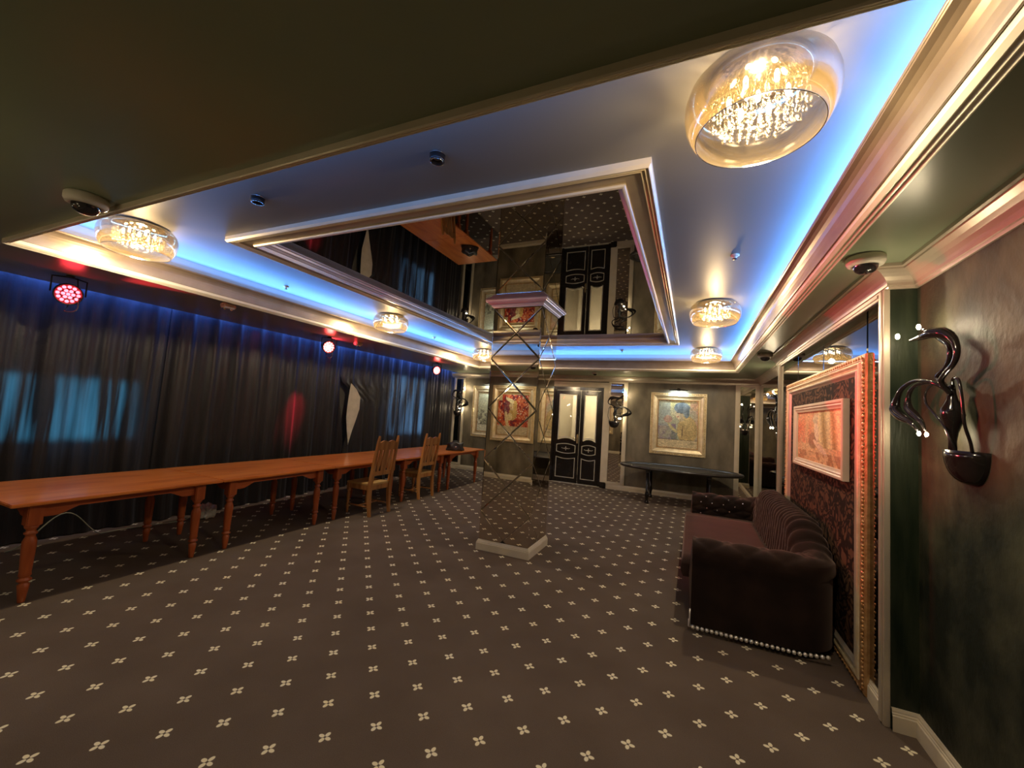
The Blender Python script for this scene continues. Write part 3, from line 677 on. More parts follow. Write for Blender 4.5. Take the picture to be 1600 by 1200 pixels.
# ------------------------------------------------------------------ chairs (back rest towards +x, seat towards -x)
def make_chair():
    t = thing('dining_chair', 'nearer high-back wooden dining chair pushed up to the middle orange table', 'chair', (0, 0, 0), 0, 'high-back chairs at the tables')
    # back post centreline x(z)
    def bx(z):
        if z < .42: return .0+.035*(1-z/.42)**2
        return .0+.105*((z-.42)/.72)
    for s_ in (-1, 1):
        mb = MB(); pts = []; loops = []
        for i in range(19):
            z = 1.16*i/18; w = .018+.007*math.sin(min(1, z/1.0)*PI)
            if i >= 17: w *= (.92, .6)[i-17]
            x = bx(z); y = s_*(.205+.0*z)
            loops.append([(x-w, y-w, z), (x+w, y-w, z), (x+w, y+w, z), (x-w, y+w, z)])
        mb.rings(loops); mb.add(loops[-1], [(0, 1, 2, 3)]); mb.build('back_post', m_chair, t)
    # crest rail
    mb = MB(); N = 24; vs_ = []; fs = []
    for i in range(N+1):
        u = i/N; y = lerp(-.19, .19, u); c = abs(u-.5)*2
        top = 1.068-.012*math.cos(c*PI*2)*(1 if c < .9 else .5)+(.018*math.cos(c*PI/2)); bot = .955
        for zz_ in (bot, top):
            for dd in (-.012, .012): vs_.append((bx(zz_)+dd-.01*(1-c*c)*0, y, zz_))
    for i in range(N):
        a = i*4; b = a+4; fs += [(a, a+2, b+2, b), (a+1, b+1, b+3, a+3), (a+2, a+3, b+3, b+2), (a, b, b+1, a+1)]
    mb.add(vs_, fs); mb.build('crest_rail', m_chair, t)
    mb = MB(); mb.add([(bx(.60)+dx, y, z) for z in (.575, .635) for y in (-.19, .19) for dx in (-.011, .011)], [(0, 2, 3, 1), (4, 5, 7, 6), (0, 1, 5, 4), (2, 6, 7, 3), (0, 4, 6, 2), (1, 3, 7, 5)]); mb.build('lower_rail', m_chair, t)
    # slats: shaped, wide centre and two side slats
    for yc, w in ((-.112, .020), (0, .052), (.112, .020)):
        mb = MB(); loops = []
        for i in range(15):
            z = lerp(.62, .965, i/14); k = i/14; ww = w*(1+.55*math.sin(PI*k)**2) if w < .05 else w*(1+.28*math.sin(PI*k)**2)
            x = bx(z); loops.append([(x-.006, yc-ww, z), (x+.006, yc-ww, z), (x+.006, yc+ww, z), (x-.006, yc+ww, z)])
        mb.rings(loops); mb.build('slat', m_chair, t)
    # seat with slight dish
    mb = MB(); mb.box(-.44, .015, -.215, .215, .435, .462, .01); mb.build('seat', m_seat, t)
    for args in ((-.40, -.01, -.205, -.185), (-.40, -.01, .185, .205)): MB().box(args[0], args[1], args[2], args[3], .365, .436, .003).build('seat_rail', m_chair, t)
    for x in (-.42, -.01): MB().box(x-.01, x+.01, -.19, .19, .365, .436, .003).build('seat_rail', m_chair, t)
    lp = [(0, 0), (.015, 0), (.018, .06), (.024, .10), (.018, .115), (.026, .13), (.018, .145), (.022, .19), (.026, .27), (.018, .30), (.026, .315), (.022, .33)]
    for s_ in (-1, 1):
        mb = MB(); mb.lathe(lp, 12); mb.box(-.023, .023, -.023, .023, .33, .436, .003); mb.build('leg', m_chair, t, loc=(-.405, s_*.19, 0))
    for s_ in (-1, 1): MB().tube([(-.40, s_*.19, .13), (.02, s_*.20, .13)], .012, 8).build('stretcher', m_chair, t)
    MB().tube([(-.20, -.195, .13), (-.20, .195, .13)], .012, 8).build('stretcher', m_chair, t)
    return t
ch = make_chair(); ch.location = (-4.22, 4.86, 0)
dup(ch, (-4.37, 6.22, 0), 0, 'farther high-back wooden dining chair, nearer the black bag')

# ------------------------------------------------------------------ black bag on the last table
t = thing('handbag', 'bulky black handbag with lumpy top standing on the farthest table', 'bag', (-4.56, 7.47, .747), .5)
mb = MB(); bm = bmesh.new(); bmesh.ops.create_cube(bm, size=1); bmesh.ops.subdivide_edges(bm, edges=bm.edges[:], cuts=5, use_grid_fill=True)
for v in bm.verts:
    x, y, z = v.co; k = (z+.5)
    f_ = 1-.12*k*k; n_ = .012*math.sin(9*x+5*z)+.010*math.sin(13*y+7*x)
    sx = x*.36*f_*(1-.25*abs(2*y)**3); sy = y*.20*f_*(1-.2*abs(2*x)**3); v.co = Vector((sx+n_, sy+n_, .012+k*.16+n_*1.2*(1 if k > .1 else 0)-.012*k*abs(2*x)**2))
bm.verts.ensure_lookup_table(); mb.add([v.co.copy() for v in bm.verts], [[v.index for v in f.verts] for f in bm.faces], True); bm.free(); mb.build('body', m_bag, t)
for yy in (-.035, .035):
    MB().tube([(-.10+.2*i/12, yy*(1+.3*math.sin(PI*i/12)), .15+.055*math.sin(PI*i/12)) for i in range(13)], .008, 6).build('handle', m_bag, t)
mb = MB(); mb.ball((.02, -.10, .09), .017, 10, 6, (1, .5, 1)); mb.build('clasp', m_chrome, t)
for x in (-.14, .14):
    MB().lathe([(0, 0), (.012, 0), (.012, .02), (0, .02)], 8, cap=False).build('foot', m_bag, t, loc=(x, 0, 0))
# crumpled bag and cable under the tables
mb = MB(); bm = bmesh.new(); bmesh.ops.create_icosphere(bm, subdivisions=3, radius=1)
for v in bm.verts:
    p = v.co; k = 1+.22*math.sin(5*p.x+3*p.z)+.16*math.sin(9*p.y+4*p.x); v.co = Vector((p.x*.055*k, p.y*.10*k, max(0.001, .085+p.z*.095*k)))
bm.verts.ensure_lookup_table(); mb.add([v.co.copy() for v in bm.verts], [[v.index for v in f.verts] for f in bm.faces]); bm.free()
tag(mb.build('plastic_bag', m_polybag, loc=(-5.72, 3.36, 0)), 'small crumpled pale plastic bag on the carpet behind the table legs', 'bag')
mb = MB(); pts = []
for i in range(40): u = i/39; pts.append((-5.86+.05*math.sin(u*9), lerp(1.7, 3.3, u), .008+.30*max(0, math.sin(u*PI*2.2))**2*(.6 if u > .5 else 1)))
mb.tube(pts, .006, 6); tag(mb.build('cable', m_cable), 'loose grey cable drooping along the curtain foot under the nearest table', 'cable')

# ------------------------------------------------------------------ poker table by the far wall
t = thing('poker_table', 'long oval black poker table with padded rim against the far wall', 'table', (-.22, 9.07, 0))
A_, B_ = 1.17, .60
def ring(a, b, z, n=72): return [(a*math.cos(2*PI*i/n), b*math.sin(2*PI*i/n), z) for i in range(n)]
mb = MB(); mb.rings([ring(A_-.12, B_-.12, .66), ring(A_-.03, B_-.03, .66), ring(A_-.005, B_-.005, .675), ring(A_, B_, .695), ring(A_-.012, B_-.012, .715), ring(A_-.05, B_-.05, .725), ring(A_-.09, B_-.09, .715), ring(A_-.105, B_-.105, .69)], True); mb.build('padded_rim', m_poker_rim, t)
mb = MB(); r_ = ring(A_-.10, B_-.10, .695); mb.add(r_, [tuple(range(72))]); r_ = ring(A_-.10, B_-.10, .66); mb.add(r_, [tuple(range(71, -1, -1))]); mb.build('playing_surface', m_poker, t)
first = None
for i in range(10):
    a = 2*PI*(i+.5)/10; x, y = (A_-.17)*math.cos(a), (B_-.17)*math.sin(a)
    mb = MB(); mb.lathe([(.040, .696), (.046, .6985), (.050, .696)], 16, cap=False); mb.lathe([(0, .6965), (.040, .6965)], 16, cap=False)
    if first is None: first = mb.build('cup_holder', m_chrome, t, loc=(x, y, 0))
    else: c = first.copy(); COL.objects.link(c); c.location = (x, y, 0)
for sx in (-1, 1):
    mb = MB(); mb.box(sx*.56-.035, sx*.56+.035, -.42, .42, .60, .66, .004); mb.build('leg_beam', m_black, t)
    for y in (-.39, .39):
        mb = MB(); mb.lathe([(0, 0), (.045, 0), (.04, .03), (.025, .06), (.030, .12), (.045, .17), (.030, .22), (.028, .60), (0, .60)], 14, cap=False); mb.build('leg', m_black_gloss, t, loc=(sx*.56, y, 0))

# ------------------------------------------------------------------ sofa
t = thing('sofa', 'dark brown velvet tufted sofa with crystal buttons against the right wall', 'sofa', (0, 0, 0))
def sofa_path():
    pts = []; x0, x1, y0, y1, r = .035, .838, 3.795, 6.15, .13
    n = 44
    for i in range(n): pts.append((lerp(x0, x1-r, i/n), y0))
    for i in range(22): a = -PI/2+PI/2*i/22; pts.append((x1-r+r*math.cos(a), y0+r+r*math.sin(a)))
    for i in range(130): pts.append((x1, lerp(y0+r, y1-r, i/130)))
    for i in range(22): a = PI/2*i/22; pts.append((x1-r+r*math.cos(a), y1-r+r*math.sin(a)))
    for i in range(n+1): pts.append((lerp(x1-r, x0, i/n), y1))
    return pts
pp = sofa_path(); P = [Vector(p) for p in pp]; S_ = [0]
for i in range(1, len(P)): S_.append(S_[-1]+(P[i]-P[i-1]).length)
TOT = S_[-1]; buttons = []
def sm_(a, b, x): x = min(1, max(0, (x-a)/(b-a))); return x*x*(3-2*x)
loops = []; K = 46
for i, p in enumerate(P):
    a = P[max(0, i-1)]; b = P[min(len(P)-1, i+1)]; d = (b-a).normalized(); nrm = Vector((d.y, -d.x))   # outward
    s_ = S_[i]; back = sm_(.80, 1.22, s_)*sm_(.60, 1.15, TOT-s_)
    H = lerp(.69, .885, back); R_ = lerp(.115, .10, back); lp = []
    for k in range(K+1):
        v = k/K
        # section: outer face bottom -> roll -> inner face down to seat
        if v < .22: n_, z, nn2 = .165-.02*0, lerp(.065, H-R_-.02, v/.22), (1, 0)
        elif v < .58:
            a_ = -0.15+(PI+.15)*(v-.22)/.36; n_ = .05+R_*1.12*math.cos(a_)+.0; z = H-R_+R_*math.sin(a_); nn2 = (math.cos(a_), math.sin(a_))
        else: u = (v-.58)/.42; n_ = .05-R_*1.12-.05*back*u*1.0-.0*u; z = lerp(H-R_, .34, u); nn2 = (-1, 0)
        disp = 0
        if v > .30 or (v > .22 and back < .5):
            lv = (v-.22)*1.25; q = (lv)/.115; w = s_/.125
            fa = abs(math.sin(PI*(w+q)/2)); fb = abs(math.sin(PI*(w-q)/2))
            tuft = .026*(min(fa, fb)**.55)
            rib = .024*abs(math.sin(PI*(s_/.098+.9*(v-.3)+.12*math.sin(s_*9+v*14))))**.75
            bk = sm_(.78, .98, s_)*sm_(.9, 1.25, TOT-s_)
            disp = lerp(tuft, rib+tuft*.15, bk)*(1 if v > .28 else .35)
        lp.append((p.x+nrm.x*(n_+nn2[0]*disp), p.y+nrm.y*(n_+nn2[0]*disp), z+nn2[1]*disp))
    loops.append(lp)
mb = MB(); vs_ = [q for lp in loops for q in lp]; fs = []
for i in range(len(loops)-1):
    for k in range(K): a = i*(K+1)+k; fs.append((a, a+K+1, a+K+2, a+1))
mb.add(vs_, fs, True)
for e in (0, len(loops)-1):  # arm fronts, slightly padded
    lp = loops[e]; c = Vector((lp[0][0]-.02, (lp[0][1]+lp[K][1])/2, .4)); vs2 = list(lp)+[tuple(c)]
    mb.add(vs2, [((k, k+1, K+1) if e == 0 else (k+1, k, K+1)) for k in range(K)]+[((K, 0, K+1) if e == 0 else (0, K, K+1))], False)
mb.build('arms_and_back', m_velvet, t)
mb = MB(); mb.box(.03, .80, 3.86, 6.09, .07, .34, .02); mb.build('seat_base', m_velvet, t)
mb = MB(); bm = bmesh.new(); bmesh.ops.create_cube(bm, size=1); bmesh.ops.subdivide_edges(bm, edges=bm.edges[:], cuts=7, use_grid_fill=True)
for v in bm.verts:
    x, y, z = v.co; e = (1-(2*abs(x))**6)*(1-(2*abs(y))**8)
    fx = -.02*math.cos(PI*z)*(1 if x < -.4 else 0)
    v.co = Vector((.37+x*.80+fx, 4.975+y*2.22, .395+z*(.11+.035*e)))
bm.verts.ensure_lookup_table(); mb.add([v.co.copy() for v in bm.verts], [[v.index for v in f.verts] for f in bm.faces], True); bm.free(); mb.build('seat_cushion', m_velvet, t)
# crystal buttons on the inner face of the far arm and one on the near arm
bt = MB().ball((0, 0, 0), .0095, 8, 5, (1, 1, 1)); first = None
for (x, z) in ((.20, .69), (.14, .62), (.27, .62), (.40, .62), (.53, .61), (.21, .55), (.33, .54), (.47, .54), (.46, .68), (.62, .66), (.14, .48)):
    y = 6.15-.165+ (.02 if z > .65 else -.012)
    o = bt.build('button', m_crystal_btn, t, loc=(x, y, z)) if first is None else first.copy()
    if first is None: first = o
    else: COL.objects.link(o); o.location = (x, y, z)
o = first.copy(); COL.objects.link(o); o.location = (.13, 3.695, .655)
# nailheads
mb = MB()
for i in range(27): mb.ball((.055+i*.033, 3.626, .048+(.0 if i < 22 else .004*(i-21))), .0155, 8, 4)
for i in range(4): mb.ball((.03, 3.64+i*.033, .048), .0125, 8, 4)
tag(mb.build('nailhead_trim', m_stud, t), 'row of silver nailheads along the hem', kind='stuff')
mb = MB(); mb.tube([(.03, 3.632, .05), (.03, 3.632, .18)], .006, 6); mb.build('corner_piping', m_stud, t)
for x in (.12, .84):
    for y in (3.74, 6.2): MB().lathe([(0, 0), (.022, 0), (.03, .07), (0, .07)], 12, cap=False).build('foot', m_black, t, loc=(x, y, 0))

# ------------------------------------------------------------------ framed pictures
def frame_profile(mb, w, h, prof, y0=0, mi=0, bottom=True):
    """frame in local XZ plane facing -Y; prof: (inset from outer edge, depth toward viewer)."""
    loops = []
    for ins, d in prof:
        loops.append([(-w/2+ins, y0-d, -h/2+ins), (w/2-ins, y0-d, -h/2+ins), (w/2-ins, y0-d, h/2-ins), (-w/2+ins, y0-d, h/2-ins)])
    mb.rings(loops, mi=mi)
def hash2(i, j, s=0):
    x = math.sin(i*127.1+j*311.7+s*74.7)*43758.5453; return x-math.floor(x)
def vnoise(x, y, s=0):
    i, j = math.floor(x), math.floor(y); fx, fy = x-i, y-j; fx = fx*fx*(3-2*fx); fy = fy*fy*(3-2*fy)
    return lerp(lerp(hash2(i, j, s), hash2(i+1, j, s), fx), lerp(hash2(i, j+1, s), hash2(i+1, j+1, s), fx), fy)
def mixc(a, b, t): t = min(1, max(0, t)); return tuple(lerp(a[i], b[i], t) for i in range(3))
def ell(u, v, cx, cy, rx, ry, ang=0):
    dx, dy = u-cx, v-cy; c, s_ = math.cos(ang), math.sin(ang); x = dx*c+dy*s_; y = -dx*s_+dy*c
    return (x/rx)**2+(y/ry)**2
def art_pale(u, v, i, j):        # dark-haired woman seen from behind, pale flowers
    if v < .17:
        c = (.72, .60, .38)
        if vnoise(u*40, v*60, 5) > .82 and v < .14: c = (.62, .5, .3)
        if ell(u, v, .87, .10, .05, .028) < 1: c = (.5, .42, .25)
        if abs(v-.168) < .006: c = (.2, .15, .1)
        return c
    a = vnoise(u*7, v*7, 1); b = vnoise(u*13, v*13, 2); h = hash2(i//2, j//2, 3)
    c = mixc((.32, .35, .28), (.66, .62, .40), a)
    if v > .8: c = mixc(c, (.75, .66, .16), .5*b)
    if u < .45 and v < .5: c = mixc(c, (.22, .14, .30), .75*b+.2*h)
    if u > .8: c = mixc(c, (.62, .22, .20), .7*b)
    if u < .3 and v > .45: c = mixc(c, (.35, .42, .44), .6)
    if u > .35 and v < .35 and u < .5: c = mixc(c, (.10, .16, .18), .6*h+.2)
    c = mixc(c, tuple(x*1.25 for x in c), h*.6)
    if ell(u, v, .25, .60, .11, .08) < 1: c = mixc((.70, .50, .38), (.5, .3, .25), b)
    if ell(u, v, .36, .42, .16, .035, -.7) < 1: c = (.62, .56, .30)
    if ell(u, v, .74, .38, .25, .30) < 1: c = mixc((.72, .56, .26), (.48, .34, .16), a*1.2-.2+.3*h)
    if abs(u-.62-.06*(v-.3)) < .012 and .22 < v < .48: c = (.25, .17, .10)
    if ell(u, v, .57, .64, .10, .07, -.5) < 1: c = (.68, .54, .32)
    if ell(u, v, .54, .73, .105, .135) < 1: c = mixc((.80, .68, .46), (.55, .42, .28), (u-.50)*6)
    if ell(u, v, .60, .85, .20, .12) < 1 or ell(u, v, .72, .75, .07, .11) < 1: c = mixc((.12, .16, .19), (.30, .36, .40), vnoise(u*20, v*9, 4))
    if ell(u, v, .48, .745, .03, .008) < 1 or ell(u, v, .58, .735, .035, .009) < 1: c = (.1, .08, .06)
    if ell(u, v, .50, .66, .028, .010) < 1: c = (.55, .2, .15)
    return c
def art_red(u, v, i, j):
    if v < .20: return mixc((.50, .42, .27), (.60, .50, .34), vnoise(u*20, v*20, 2))
    if v > .95 or (u > .88 and v > .8): return (.52, .42, .22)
    a = vnoise(u*9, v*9, 11); b = vnoise(u*18, v*18, 12); h = hash2(i//2, j//2, 6)
    c = mixc((.30, .02, .015), (.60, .10, .03), a)
    if b > .62: c = mixc(c, (.75, .28, .12), h)
    if b < .3: c = mixc(c, (.10, .01, .03), .8)
    if h > .88: c = (.75, .5, .35)
    if ell(u, v, .72, .62, .10, .2) < 1: c = mixc(c, (.12, .04, .07), .7)
    if ell(u, v, .50, .50, .13, .16, .2) < 1: c = mixc((.66, .48, .18), (.46, .28, .08), a)
    if ell(u, v, .70, .36, .055, .20, -.25) < 1: c = (.72, .54, .30)
    if ell(u, v, .60, .42, .09, .09) < 1: c = (.70, .54, .28)
    if ell(u, v, .53, .69, .10, .12) < 1: c = mixc((.76, .58, .32), (.55, .35, .16), (v-.68)*-5)
    if ell(u, v, .58, .80, .19, .045, .35) < 1: c = (.80, .66, .36)
    if ell(u, v, .44, .70, .06, .12) < 1: c = (.62, .40, .12)
    if ell(u, v, .50, .715, .025, .008) < 1 or ell(u, v, .59, .73, .025, .008) < 1: c = (.08, .04, .03)
    if ell(u, v, .565, .645, .025, .009) < 1: c = (.5, .06, .05)
    return c
def art_grey(u, v, i, j):
    if v < .16: return mixc((.55, .54, .42), (.66, .64, .50), hash2(i, j, 9))
    a = vnoise(u*6, v*7, 21); b = vnoise(u*14, v*14, 22); h = hash2(i//2, j//2, 16)
    c = mixc((.40, .43, .30), (.60, .60, .42), v*.9+.3*a)
    if v < .55 and b > .45: c = mixc(c, (.10, .09, .08), .8*h+.2)
    if v < .35 and b < .35: c = mixc(c, (.72, .70, .60), .8)
    if ell(u, v, .45, .62, .09, .09) < 1: c = mixc((.30, .22, .14), (.5, .38, .25), b)
    return c
def art_orange(u, v, i, j):
    a = vnoise(u*5, v*4, 31); b = vnoise(u*16+v*5, v*7, 32); h = hash2(i//2, j, 26)
    c = mixc((.62, .30, .14), (.80, .58, .32), a*.7+.5*b)
    if u < .42 and v > .35: c = mixc(c, (.72, .12, .06), .8*vnoise(u*12, v*3, 33))
    if u > .52 and v > .3:
        k = math.sin(34*(u-.1*v)+6*v); c = mixc((.42, .28, .10), (.86, .68, .36), .5+.5*k)
    if ell(u, v, .40, .42, .10, .16) < 1: c = mixc((.28, .14, .08), c, .3)
    if ell(u, v, .48, .62, .045, .20, .1) < 1: c = (.86, .66, .46)
    if ell(u, v, .56, .30, .20, .05, -.75) < 1: c = (.84, .58, .40)
    if ell(u, v, .46, .84, .06, .09) < 1: c = (.66, .54, .36)
    if v < .2 and b > .55: c = mixc(c, (.35, .12, .05), .7)
    return mixc(c, tuple(x*1.2 for x in c), h*.5)
def canvas(w, h, nx, ny, fn, y):
    vs_ = [(-w/2+w*i/nx, y, -h/2+h*j/ny) for j in range(ny+1) for i in range(nx+1)]
    fs = [(j*(nx+1)+i, j*(nx+1)+i+1, (j+1)*(nx+1)+i+1, (j+1)*(nx+1)+i) for j in range(ny) for i in range(nx)]
    me = bpy.data.meshes.new('canvas'); me.from_pydata(vs_, [], fs); me.materials.append(m_canvas)
    ca = me.color_attributes.new('art', 'FLOAT_COLOR', 'CORNER'); buf = []
    for j in range(ny):
        for i in range(nx):
            c = fn((i+.5)/nx+.006*(hash2(i, j, 41)-.5), (j+.5)/ny+.006*(hash2(i, j, 42)-.5), i, j); g = .62+.76*hash2(i, j, 43); g2 = .8+.4*hash2(i//3, j//2, 44); c = tuple(min(1, x*(.35+.65*g*g2)) for x in c); buf += [c[0], c[1], c[2], 1]*4
    ca.data.foreach_set('color', buf); me.update()
    o = bpy.data.objects.new('canvas', me); COL.objects.link(o); return o
def painting(label, loc, rz, fn, w=1.15, h=1.375, beads=True):
    t = thing('framed_painting', label, 'painting', loc, rz)
    fm = MB(); frame_profile(fm, w, h, [(0, 0), (0, .030), (.006, .036), (.050, .036), (.056, .048), (.066, .052), (.076, .048), (.082, .040), (.125, .026), (.135, .024), (.138, .034), (.150, .034), (.152, .014), (.156, .010)])
    fm.build('frame', m_gold, t)
    if beads:
        bd = MB(); st = .036
        n1 = int((w-.06)/st); n2 = int((h-.06)/st)
        for k in range(n1+1):
            x = -w/2+.03+k*(w-.06)/n1
            for z in (-h/2+.028, h/2-.028): bd.ball((x, -.036, z), .0145, 6, 3, (1, .8, 1.2))
        for k in range(1, n2):
            z = -h/2+.03+k*(h-.06)/n2
            for x in (-w/2+.028, w/2-.028): bd.ball((x, -.036, z), .0145, 6, 3, (1.2, .8, 1))
        tag(bd.build('carved_border', m_gold_bead, t), kind='stuff')
    sl = MB(); frame_profile(sl, w-.306, h-.306, [(0, .010), (.004, .022), (.014, .022), (.018, .008)]); sl.build('inner_slip', m_black if False else m_copper, t)
    c = canvas(w-.34, h-.34, 66, 80, fn, -.006); c.parent = t
    return t
def picture_light(label, loc, rz):
    t = thing('picture_light', label, 'lamp', loc, rz, 'picture lights over the framed paintings')
    mb = MB(); mb.tube([(-.19, -.12, 0), (-.10, -.125, .012), (0, -.127, .016), (.10, -.125, .012), (.19, -.12, 0)], [.008, .013, .015, .013, .008], 10); mb.build('lamp_tube', m_black_gloss, t)
    mb = MB(); mb.tube([(0, -.127, .016), (0, -.08, .045), (0, -.02, .04), (0, 0, .03)], .007, 8); mb.build('arm', m_black_gloss, t)
    MB().box(-.03, .03, -.015, 0, .0, .06, .003).build('bracket', m_black_gloss, t)
    l = light('picture_lamp', 'AREA', (0, -.115, -.014), PIC_W, (.80, .95, 1), None, shape='RECTANGLE', size=.34, size_y=.015); l.parent = t
    l.rotation_euler = (.35, 0, 0)
    return t
ZP = 1.605
painting('gold-framed painting of a dark-haired woman among pale flowers, right of the door', (-.29, YW, ZP), 0, art_pale)
picture_light('black picture light over the painting right of the door', (-.29, YW, 2.345), 0)
painting('gold-framed pale grey floral painting between the left sconce and the column', (-4.92, YW, ZP), 0, art_grey)
picture_light('black picture light over the pale floral painting left of the column', (-4.92, YW, 2.345), 0)
painting('gold-framed crimson painting of a fair woman, seen mirrored in the column', (-4.02, YB, 1.60), PI, art_red)
picture_light('black picture light over the crimson painting mirrored in the column', (-4.02, YB, 2.345), PI)
# floor-standing carved frame with damask filling on the right
t = thing('ornate_frame', 'tall carved gold frame with brown damask filling standing behind the sofa', 'frame', (XA-.012, 4.585, 1.085), -PI/2)
fw_, fh_ = 2.46, 2.16
fm = MB()
def fp(prof, name, mat):
    mb = MB(); loops = []
    for ins, d in prof:
        ix = ins; iz = ins*.62
        loops.append([(-fw_/2+ix, -d, -fh_/2+iz), (fw_/2-ix, -d, -fh_/2+iz), (fw_/2-ix, -d, fh_/2-iz), (-fw_/2+ix, -d, fh_/2-iz)])
    mb.rings(loops); return mb.build(name, mat, t)
fp([(0, 0), (0, .014), (.010, .024), (.070, .030), (.078, .026), (.085, .026)], 'outer_molding', m_copper)
fp([(.085, .026), (.092, .034), (.105, .038), (.118, .034), (.125, .026), (.150, .022), (.158, .024)], 'middle_molding', m_gold)
fp([(.158, .024), (.165, .030), (.180, .028), (.190, .020), (.205, .012), (.215, .008), (.218, .004)], 'inner_molding', m_trim)
bd = MB(); st = .05
for k in range(int((fh_-.08)/st)+1):
    z = -fh_/2+.04+k*st
    for x in (-fw_/2+.036, fw_/2-.036):
        bd.ball((x, -.024, z), .020, 7, 4, (1.1, .6, .9)); bd.ball((x+.012, -.028, z+.022), .011, 6, 3)
for k in range(int((fw_-.08)/st)+1):
    x = -fw_/2+.04+k*st
    for z in (fh_/2-.026, -fh_/2+.026): bd.ball((x, -.024, z), .015, 7, 4, (1, .6, .9)); bd.ball((x+.022, -.028, z-.006), .009, 6, 3)
tag(bd.build('carved_border', m_copper, t), kind='stuff')
MB().box(-fw_/2+.2, fw_/2-.2, -.008, -.002, -fh_/2+.12, fh_/2-.12).build('damask_panel', m_damask, t)
# small picture hung inside it
t = thing('framed_painting', 'wide orange and red figure painting hung inside the tall carved frame', 'painting', (XA-.024, 4.47, 1.582), -PI/2)
w, h = 1.56, .60
mb = MB(); frame_profile(mb, w, h, [(0, 0), (0, .040), (.006, .046), (.022, .046), (.030, .038), (.042, .040), (.050, .034), (.058, .030), (.068, .028), (.072, .012)]); mb.build('frame', m_trim_light, t)
c = canvas(w-.14, h-.14, 90, 50, art_orange, -.014); c.parent = t

# ------------------------------------------------------------------ swan sconces: local x = along the wall, -y = out of the wall, z up (from z 1.5)
def cr(pts, n=6):
    P = [Vector(p) for p in pts]; P = [P[0]*2-P[1]]+P+[P[-1]*2-P[-2]]; out = []
    for i in range(1, len(P)-2):
        for k in range(n):
            t_ = k/n; out.append(.5*((2*P[i])+(-P[i-1]+P[i+1])*t_+(2*P[i-1]-5*P[i]+4*P[i+1]-P[i+2])*t_*t_+(-P[i-1]+3*P[i]-3*P[i+1]+P[i+2])*t_**3))
    out.append(P[-2]); return out
def rr(vals, n=6):
    out = []
    for i in range(len(vals)-1):
        for k in range(n): out.append(lerp(vals[i], vals[i+1], k/n))
    out.append(vals[-1]); return out
def make_sconce():
    t = thing('swan_sconce', '', 'lamp', (0, 0, 1.5), 0, 'black swan-neck wall lamps')
    mb = MB(); vs_ = []; fs = []; N = 18; J = 8      # half bowl
    for j in range(J+1):
        a = PI/2*j/J; r = math.cos(a)**.75; z = .078-.155*math.sin(a)
        for i in range(N+1): b = PI*i/N; vs_.append((-.058+.125*r*math.cos(b), -.095*r*math.sin(b), z))
    for j in range(J):
        for i in range(N): k = j*(N+1)+i; fs.append((k, k+N+1, k+N+2, k+1))
    fs.append(tuple(range(N+1))); mb.add(vs_, fs, True); mb.build('half_bowl', m_black_gloss, t)
    MB().lathe([(0, .07), (.016, .07), (.015, .12), (.021, .16), (.036, .21), (.045, .245), (.040, .275), (.022, .315), (.015, .35), (.012, .385), (0, .392)], 16, cap=False).build('body', m_black_gloss, t, loc=(-.034, -.06, 0))
    def neck(name, pts, rad): return MB().tube(cr(pts), rr(rad), 10).build(name, m_black_gloss, t)
    def bulb(p, r=.010, e=SCONCE_W):
        MB().ball(p, r, 8, 6, (1, 1, 1.5)).build('bulb', m_sconce_bulb, t)
        l = light('sconce_light', 'POINT', p, e, WARM, shadow_soft_size=.012); l.parent = t
    neck('swan_neck', [(-.05, -.07, .34), (-.040, -.10, .400), (-.085, -.105, .436), (-.165, -.11, .473), (-.191, -.11, .515), (-.180, -.11, .562), (-.153, -.115, .600), (-.12, -.13, .625), (-.07, -.145, .634), (-.01, -.15, .633), (.06, -.15, .633), (.125, -.155, .634)], [.011, .011, .011, .011, .012, .015, .022, .027, .025, .019, .011, .004])
    neck('swan_neck', [(-.03, -.06, .35), (.05, -.06, .41), (.095, -.06, .440), (.02, -.06, .477), (-.012, -.06, .513), (-.022, -.06, .555), (.0, -.055, .590), (.05, -.055, .625), (.11, -.07, .668), (.155, -.09, .700)], [.010, .010, .010, .010, .010, .011, .014, .016, .012, .005])
    bulb((.225, -.168, .676)); bulb((.172, -.10, .716))
    neck('swan_neck', [(-.040, -.06, .33), (-.03, -.09, .375), (.03, -.12, .410), (.12, -.125, .424), (.20, -.13, .415), (.26, -.14, .385), (.308, -.14, .342), (.335, -.14, .283), (.270, -.14, .240), (.16, -.14, .205), (.09, -.14, .165)], [.009, .009, .009, .009, .010, .011, .014, .027, .026, .014, .005])
    neck('swan_neck', [(-.035, -.06, .34), (.0, -.08, .39), (.08, -.09, .410), (.16, -.105, .408), (.225, -.11, .385), (.262, -.11, .345), (.264, -.11, .292), (.205, -.11, .252), (.13, -.11, .212), (.085, -.11, .165)], [.008, .008, .009, .009, .010, .011, .019, .021, .013, .005])
    bulb((.072, -.14, .148), .008, SCONCE_W*.35); bulb((.074, -.11, .146), .008, SCONCE_W*.35)
    MB().tube(cr([(-.03, -.08, .385), (.06, -.09, .398), (.130, -.09, .365), (.127, -.09, .307), (.055, -.09, .255), (-.03, -.09, .195), (-.07, -.08, .12), (-.075, -.07, .078)]), .006, 8).build('wire_arm', m_black_gloss, t)
    MB().tube(cr([(-.045, -.06, .37), (-.10, -.085, .408), (-.155, -.09, .400), (-.178, -.09, .32), (-.185, -.085, .20), (-.17, -.06, .12), (-.16, -.05, .078)]), .0065, 8).build('wire_arm', m_black_gloss, t)
    return t
s1 = make_sconce()
